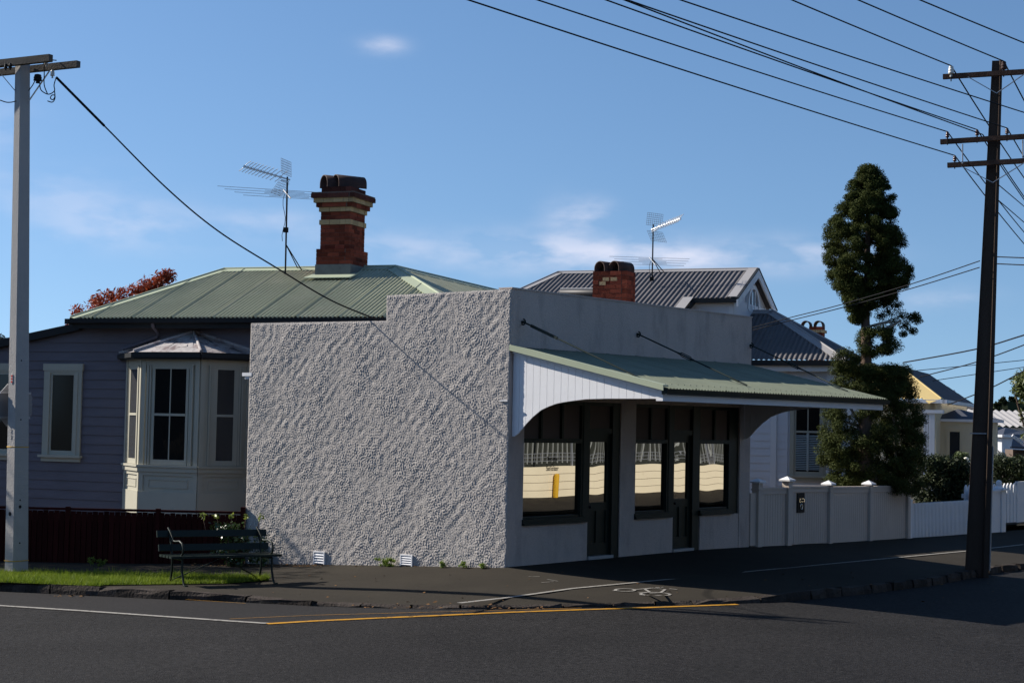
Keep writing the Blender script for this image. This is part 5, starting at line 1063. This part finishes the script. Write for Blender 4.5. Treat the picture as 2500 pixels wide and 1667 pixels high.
mb = MB(); mb.bar(at(2471, 1063, 61.8), at(2497, 1082, 61.8), .1, .12); mb.build('barge_board', m_white, bh_); mb = MB(); mb.prism([at(2473, 1097, 62.4), at(2560, 1101, 62.4), at(2560, 1150, 62.4), at(2473, 1150, 62.4)], np.array([0, 1, 0])); mb.build('wall', m_blind, bh_)
mb = MB(); hp = [(2300,1040),(2390,1010),(2425,996),(2440,985),(2460,979),(2480,981),(2520,978),(2600,985),(2700,1000),(2800,1050)]; n = len(hp); T_ = [at(u, v, 260) for u, v in hp]; B_ = [np.array([p[0]*1.0, 255, -3]) for p in T_]; K_ = [p+np.array([0, 60, -2]) for p in T_]
for i in range(n-1): mb.quad(B_[i], B_[i+1], T_[i+1], T_[i]); mb.quad(T_[i], T_[i+1], K_[i+1], K_[i])
m_hill = leafmat('hill_wood', (.03, .045, .02), (.06, .07, .035), .9, .1, 0); struct('hill', mb, m_hill)
hw = np.array([[*(at(RNG.uniform(2415, 2560), 0, 258)*[1,1,0]), 0, 3.2] for _ in range(46)]); 
for q in hw: u_ = 1250+4000*q[0]/258; q[2] = np.interp(q[0], [p[0] for p in T_], [p[2] for p in T_])-RNG.uniform(-.6, 4)
o = trimesh('hill_trees', leaf_cloud(hw, 60, 1.1, .4, .5, .7, .4, 71), m_hill, None, 4); o['kind'] = 'stuff'
# ================================================================ TREES AND SHRUBS
m_totara = leafmat('totara_foliage', (.016, .026, .007), (.07, .082, .02), .75, .08, .15)
def trunk(mb, pts, r0, r1): n = len(pts); mb.tube(smooth([np.array(p, float) for p in pts], 4), [r0+(r1-r0)*i/((n-1)*4) for i in range((n-1)*4+1)], 9)
YT = 36.2
PROF = [(409,2098,2146),(425,2082,2160),(445,2068,2172),(463,2060,2182),(480,2050,2190),(500,2042,2192),(520,2031,2198),(545,2012,2204),(565,2006,2208),(595,2002,2216),(625,2010,2222),(650,2006,2226),(672,2020,2232),(690,2034,2226),(705,2045,2195),(725,2050,2190),(745,2062,2150),(765,2070,2118),(785,2078,2100)]
def prof(v, P): vs_ = [p[0] for p in P]; return np.interp(v, vs_, [p[1] for p in P]), np.interp(v, vs_, [p[2] for p in P])
def profile_clumps(P, n, rmin, rmax, Y, deep, seed, hollow=.45):
    r = np.random.default_rng(seed); out = []; vs_ = np.array([p[0] for p in P], float); wd = np.array([p[2]-p[1] for p in P], float); cdf = np.cumsum(wd); cdf /= cdf[-1]
    while len(out) < n:
        v = np.interp(r.random(), cdf, vs_); a, b = prof(v, P); rad = r.uniform(rmin, rmax); c = (a+b)/2; hw = max(4, (b-a)/2-rad*4000/Y*.55); ph = r.uniform(0, 2*math.pi); f = math.sqrt(r.uniform(hollow**2, 1))
        x = at(c+hw*f*math.cos(ph), v, Y)
        out.append((x[0], Y+hw*Y/4000*f*math.sin(ph)*deep, x[2], rad))
    return np.array(out)
tt_ = thing('conifer_tree', 'tall dark narrow conifer with bare lower trunk behind the grey fence', 'tree', at(2113, 1190, YT)*[1,1,0])
up_c = profile_clumps([(max(p[0]+6, 414), p[1], p[2]) for p in PROF], 560, .10, .20, YT, 1, 31, .35); 
side = np.array([(*at(u, v, YT+dy), r_) for u, v, r_, dy in ((2160,740,.16,0),(2178,728,.15,.2),(2190,745,.16,0),(2170,760,.18,.1),(2200,770,.2,0),(2222,776,.16,.1),(2240,782,.14,0),(2180,785,.2,.2),(2150,772,.16,.3),(2210,795,.15,0),(2228,808,.13,.1),(2205,815,.11,0),(2150,800,.18,.3),(2175,805,.13,.2),(2235,770,.12,0))])
low_c = profile_clumps([(812,2085,2196),(830,2080,2208),(850,2088,2206),(866,2092,2200)], 34, .14, .22, YT, 1, 32, .2); lft = np.array([(*at(u, v, YT-.3), r_) for u, v, r_ in ((2050,868,.2),(2066,862,.2),(2080,872,.2),(2044,884,.18),(2062,890,.2),(2085,888,.16),(2052,902,.12),(2074,905,.12),(2094,876,.12))])
trimesh('foliage', leaf_cloud(np.concatenate([up_c, side, low_c, lft]), 460, .056, .35, .75, .28, .0, 33), m_totara, tt_, 4)
mb = MB(); trunk(mb, [at(2112, 1200, YT), at(2113, 1000, YT), at(2115, 870, YT), at(2113, 780, YT), at(2117, 690, YT), at(2119, 560, YT), at(2120, 440, YT)], .16, .03); mb.build('trunk', m_bark, tt_)
mb = MB()
for P in ([(2114,800),(2140,792),(2175,785)], [(2114,823),(2150,808),(2175,796),(2200,782)], [(2112,900),(2085,892),(2060,884)], [(2114,910),(2090,903),(2075,903)], [(2117,760),(2150,745)], [(2118,690),(2075,660)], [(2118,640),(2165,610)], [(2119,600),(2070,580)]): mb.tube(smooth([at(u, v, YT-.1) for u, v in P], 4), .028, 6)
mb.build('limb', m_palebark, tt_)
YL = 35.9
PL = [(905,2026,2225),(925,2022,2232),(950,2030,2240),(975,2016,2246),(1000,2004,2258),(1030,2000,2262),(1060,1996,2266),(1090,1994,2268),(1120,1994,2268),(1150,2002,2266),(1175,2006,2262),(1200,2010,2260)]
lt = thing('conifer_tree', 'broad bushy dark conifer mass at the foot of the tall narrow one', 'tree', at(2150, 1200, YL)*[1,1,0])
lc = profile_clumps(PL, 520, .13, .25, YL+.5, .62, 41, .35); lc = lc[lc[:,1] > 34.6]
keep = []
for q in lc:
    u = 1250+4000*q[0]/q[1]; v = 1050-(q[2]-2.24)*4000/q[1]
    keep.append(not (2065 < u < 2125 and 965 < v < 1050 and RNG.random() < .82) and not (2025 < u < 2100 and 915 < v < 975 and RNG.random() < .5))
lc = lc[np.array(keep)]
trimesh('foliage', leaf_cloud(lc, 420, .058, .35, .75, .28, .0, 42), leafmat('bush_foliage', (.018, .03, .009), (.085, .10, .026), .7, .12, .15), lt, 4)
mb = MB()
for P in ([(2190,1210),(2186,1100),(2180,980)], [(2150,1210),(2120,1080),(2085,1010),(2060,975)], [(2140,1200),(2100,1100),(2060,1060)], [(2120,1065),(2085,1030)], [(2112,1045),(2060,1028),(2040,1018)]): mb.tube(smooth([at(u, v, YL+.4) for u, v in P], 4), .03, 6)
mb.build('trunk', m_palebark, lt)
def shrubbery(name, label, P, n, rmin, rmax, Y, deep, npc, size, m, seed, cat='shrub', stems=None, grp=None):
    c = profile_clumps(P, n, rmin, rmax, Y, deep, seed, .2); b = at((P[-1][1]+P[-1][2])/2, P[-1][0], Y); t = thing(name, label, cat, b*[1,1,0], grp); trimesh('foliage', leaf_cloud(c, npc, size, .35, .7, .3, .4, seed+1), m, t, 4)
    mb = MB()
    for st_ in (stems or [[(P[-1][1]*.5+P[-1][2]*.5, P[-1][0]+12), ((P[0][1]+P[0][2])/2, P[0][0]+10)]]): mb.tube(smooth([at(u, v, Y) for u, v in st_], 4), .03 if Y < 60 else .08, 6)
    mb.build('stem', m_bark, t); return t
m_dark = leafmat('dark_shrub_leaves', (.012, .018, .008), (.04, .055, .018), .6, .2, .1)
hedge = shrubbery('shrub', 'dark overhanging shrub spilling over the white picket fence', [(1128,2240,2362),(1142,2232,2380),(1165,2225,2390),(1195,2222,2392),(1222,2222,2390),(1236,2250,2330),(1250,2280,2312)], 130, .16, .3, 42.5, .5, 120, .12, m_dark, 51, stems=[[(2340,1315),(2342,1290),(2338,1262),(2342,1230)], [(2300,1250),(2290,1190)]])
m_rose = mat('white_rose_petal', (.7, .68, .58), .6, .1, 8)
ros = shrubbery('rose_bush', 'rose bush with pale round blooms left of the dark pole', [(1112,2330,2364),(1125,2322,2370),(1140,2318,2372)], 22, .1, .16, 43.5, .5, 60, .09, leafmat('rose_leaves', (.05, .08, .02), (.12, .15, .05), .5, .3, .2), 55, cat='bush')
for u, v in ((2352,1127),(2363,1130),(2359,1121)): mb = MB(); p = at(u, v, 43.1); mb.lathe(p-np.array([0,0,.06]), [(0, 0), (.05, .015), (.075, .06), (.06, .1), (.02, .12)], 9); mb.build('bloom', m_rose, ros)
shrubbery('shrub', 'grey green shrub right of the dark pole before the bay fronted house', [(1116,2432,2455),(1128,2424,2468),(1142,2420,2480)], 34, .14, .24, 50, .5, 60, .13, leafmat('grey_shrub_leaves', (.07, .085, .07), (.13, .15, .12), .6, .2, .15), 57)
shrubbery('hedge', 'dark hedge above the white picket gate at the right edge', [(1132,2418,2540),(1150,2414,2560),(1185,2414,2560)], 90, .22, .36, 47, .4, 90, .15, m_dark, 59, cat='hedge')
m_rt = leafmat('street_tree_leaves', (.06, .085, .022), (.16, .18, .06), .5, .3, .25)
shrubbery('street_tree', 'light leafed branching tree cut by the right edge of the picture', [(920,2480,2540),(940,2466,2560),(960,2464,2580),(980,2470,2590),(1010,2476,2580),(1050,2488,2560),(1085,2492,2540)], 60, .25, .45, 58, .6, 70, .2, m_rt, 61, cat='tree', stems=[[(2520,1150),(2512,1060),(2490,1000),(2478,960)], [(2512,1060),(2505,1000),(2500,950)], [(2520,1150),(2530,1040),(2530,960)], [(2500,1040),(2484,985)]])
shrubbery('tree', 'dark tree tip beyond the lean to roof at the left edge', [(832,-30,8),(840,-60,14),(856,-90,20)], 16, .2, .4, 60, .6, 60, .2, m_dark, 65, cat='tree')
m_redleaf = leafmat('red_autumn_leaves', (.16, .022, .012), (.36, .075, .03), .55, .25, .3)
YR = 40
RP = [(672,395,425),(682,360,436),(700,310,440),(720,248,440),(738,200,440),(752,178,440),(770,162,440),(785,150,420),(800,138,400),(830,136,400)]
rt = thing('maple_tree', 'red leafed autumn tree showing above the green roof hip', 'tree', at(330, 1100, YR)*[1,1,0]); rc = profile_clumps(RP, 210, .14, .27, YR, .5, 67, .2)
trimesh('foliage', leaf_cloud(rc, 42, .13, .1, .9, .2, .1, 68, ) if False else leaf_cloud(rc, 42, .13, .1, .9, .3, .25, 68), m_redleaf, rt, 4)
mb = MB()
for P in ([(330,1100),(320,900),(310,800),(300,750)], [(315,850),(360,760),(395,690)], [(315,850),(260,790),(215,760)], [(330,800),(380,740)]): mb.tube(smooth([at(u, v, YR) for u, v in P], 4), .05, 6)
mb.build('trunk', m_bark, rt)
# ================================================================ ACROSS THE STREET (seen in the shop glass, and shading the corner)
OP = 16.0
ow = thing('block_wall', 'cream painted block wall across the street, mirrored in the shop windows', 'wall', FA.p(27, OP, -.3))
mb = MB(); zz = -.1; hgt_ = [.24, .25, .25, .25]
for j, h in enumerate(hgt_): mb.fbox(FA, 12, 48, OP, OP+.2, zz+.006, zz+h-.008); zz += h
mb.build('block_course', m_creamwall, ow); mb = MB(); mb.fbox(FA, 12, 48, OP+.015, OP+.19, -.5, zz-.02); mb.build('mortar', mat('dark_joint', (.16, .12, .07), .9), ow)
mb = MB(); rz = zz
for z in (.16, .28, .40): mb.fbox(FA, 12, 48, OP+.08, OP+.10, rz+z, rz+z+.015)
s = 12.0
while s < 48: mb.fbox(FA, s, s+.012, OP+.085, OP+.095, rz+.16, rz+.40); s += .16
mb.build('railing', m_galv, ow); mb = MB(); s = 13.
while s < 48: mb.fbox(FA, s, s+.06, OP+.07, OP+.13, rz, rz+2.2); s += 2.6
mb.build('rail_post', m_galv, ow)
bo = thing('bollard', 'yellow bollard before the cream wall, mirrored in the first shop window', 'bollard', FA.p(22.4, OP-.1, -.1)); mb = MB(); mb.lathe(FA.p(22.4, OP-.1, -.1), [(.085, 0), (.085, .70), (.07, .74), (.0, .76)], 12); mb.build('post', m_yellow, bo)
mb = MB(); mb.quad(FA.p(-2, OP-3, -.275), FA.p(60, OP-3, -.275), FA.p(60, OP+.1, -.08), FA.p(-2, OP+.1, -.08)); struct('footpath', mb, m_path)
m_hedgewall = mat('dark_cladding', (.035, .038, .032), .8, .2, 2); m_batten = mat('grey_batten', (.30, .31, .29), .7, .1, 3)
ob = thing('battened_house', 'dark house with pale vertical battens above the cream wall', 'house', FA.p(30, OP+4, 0)); mb = MB(); mb.fbox(FA, 8, 50, OP+2.2, OP+9, -.3, 6.5); mb.build('wall', m_hedgewall, ob)
mb = MB(); s = 8.
while s < 50: mb.fbox(FA, s, s+.035, OP+2.16, OP+2.2, .9, 4.5); s += .28
mb.build('batten', m_batten, ob); mb = MB(); mb.prism([FA.p(8, OP+1.8, 6.4), FA.p(8, OP+9.4, 6.4), FA.p(8, OP+5.6, 8.2)], FA.t*42); mb.build('roof', m_greyroof, ob)
def sky_block_house(label, o, head, L, D, H, m, rm):  # unseen houses added to block sky light and deepen the shade
    f = Frame(o, head); t = thing('house', label, 'house', f.p(L/2, 0, 0)); mb = MB(); mb.fbox(f, 0, L, 0, D, -.6, H); mb.build('wall', m, t); mb = MB(); mb.prism([f.p(-.4, -.4, H), f.p(-.4, D+.4, H), f.p(-.4, D/2, H+2.2)], f.t*(L+.8)); mb.build('roof', rm, t)
    mb = MB()
    for k in range(int(L/3)): mb.fbox(f, 1+k*3, 2.1+k*3, -.04, -.0, .9, 2.6)
    mb.build('window', m_glass, t)
m_dkclad = mat('brown_weatherboard', (.10, .085, .07), .8, .12, 2)
sky_block_house('added unseen brown house behind the viewpoint, blocking sky light', (-24, -16), 90, 26, 9, 7, m_dkclad, m_greyroof)
sky_block_house('added unseen brown house on the near right corner, blocking sky light', (10, -14), 60, 20, 9, 7, m_dkclad, m_greyroof)
sky_block_house('added unseen brown house left of the viewpoint, blocking sky light', (-34, 14), 150, 22, 9, 6, m_dkclad, m_greyroof)

# street tree beyond the left edge whose shade falls over the red fence and the inner footpath
cs = np.array([[-16.6+RNG.normal(0, 1.3), 31.1+RNG.normal(0, .8), RNG.uniform(4.4, 8.2), RNG.uniform(.4, .75)] for _ in range(80)])
stl = thing('tree', 'spreading leafy tree beside the lavender house past its lean to', 'tree', (-16.6, 31.1, -.4)); trimesh('foliage', leaf_cloud(cs, 90, .22, .3, .7, .3, .45, 81), m_dark, stl, 4)
mb = MB(); trunk(mb, [(-16.6, 31.1, -.6), (-16.5, 31.1, 2.5), (-16.7, 31, 5), (-16.3, 31.2, 7)], .22, .06); mb.build('trunk', m_bark, stl)
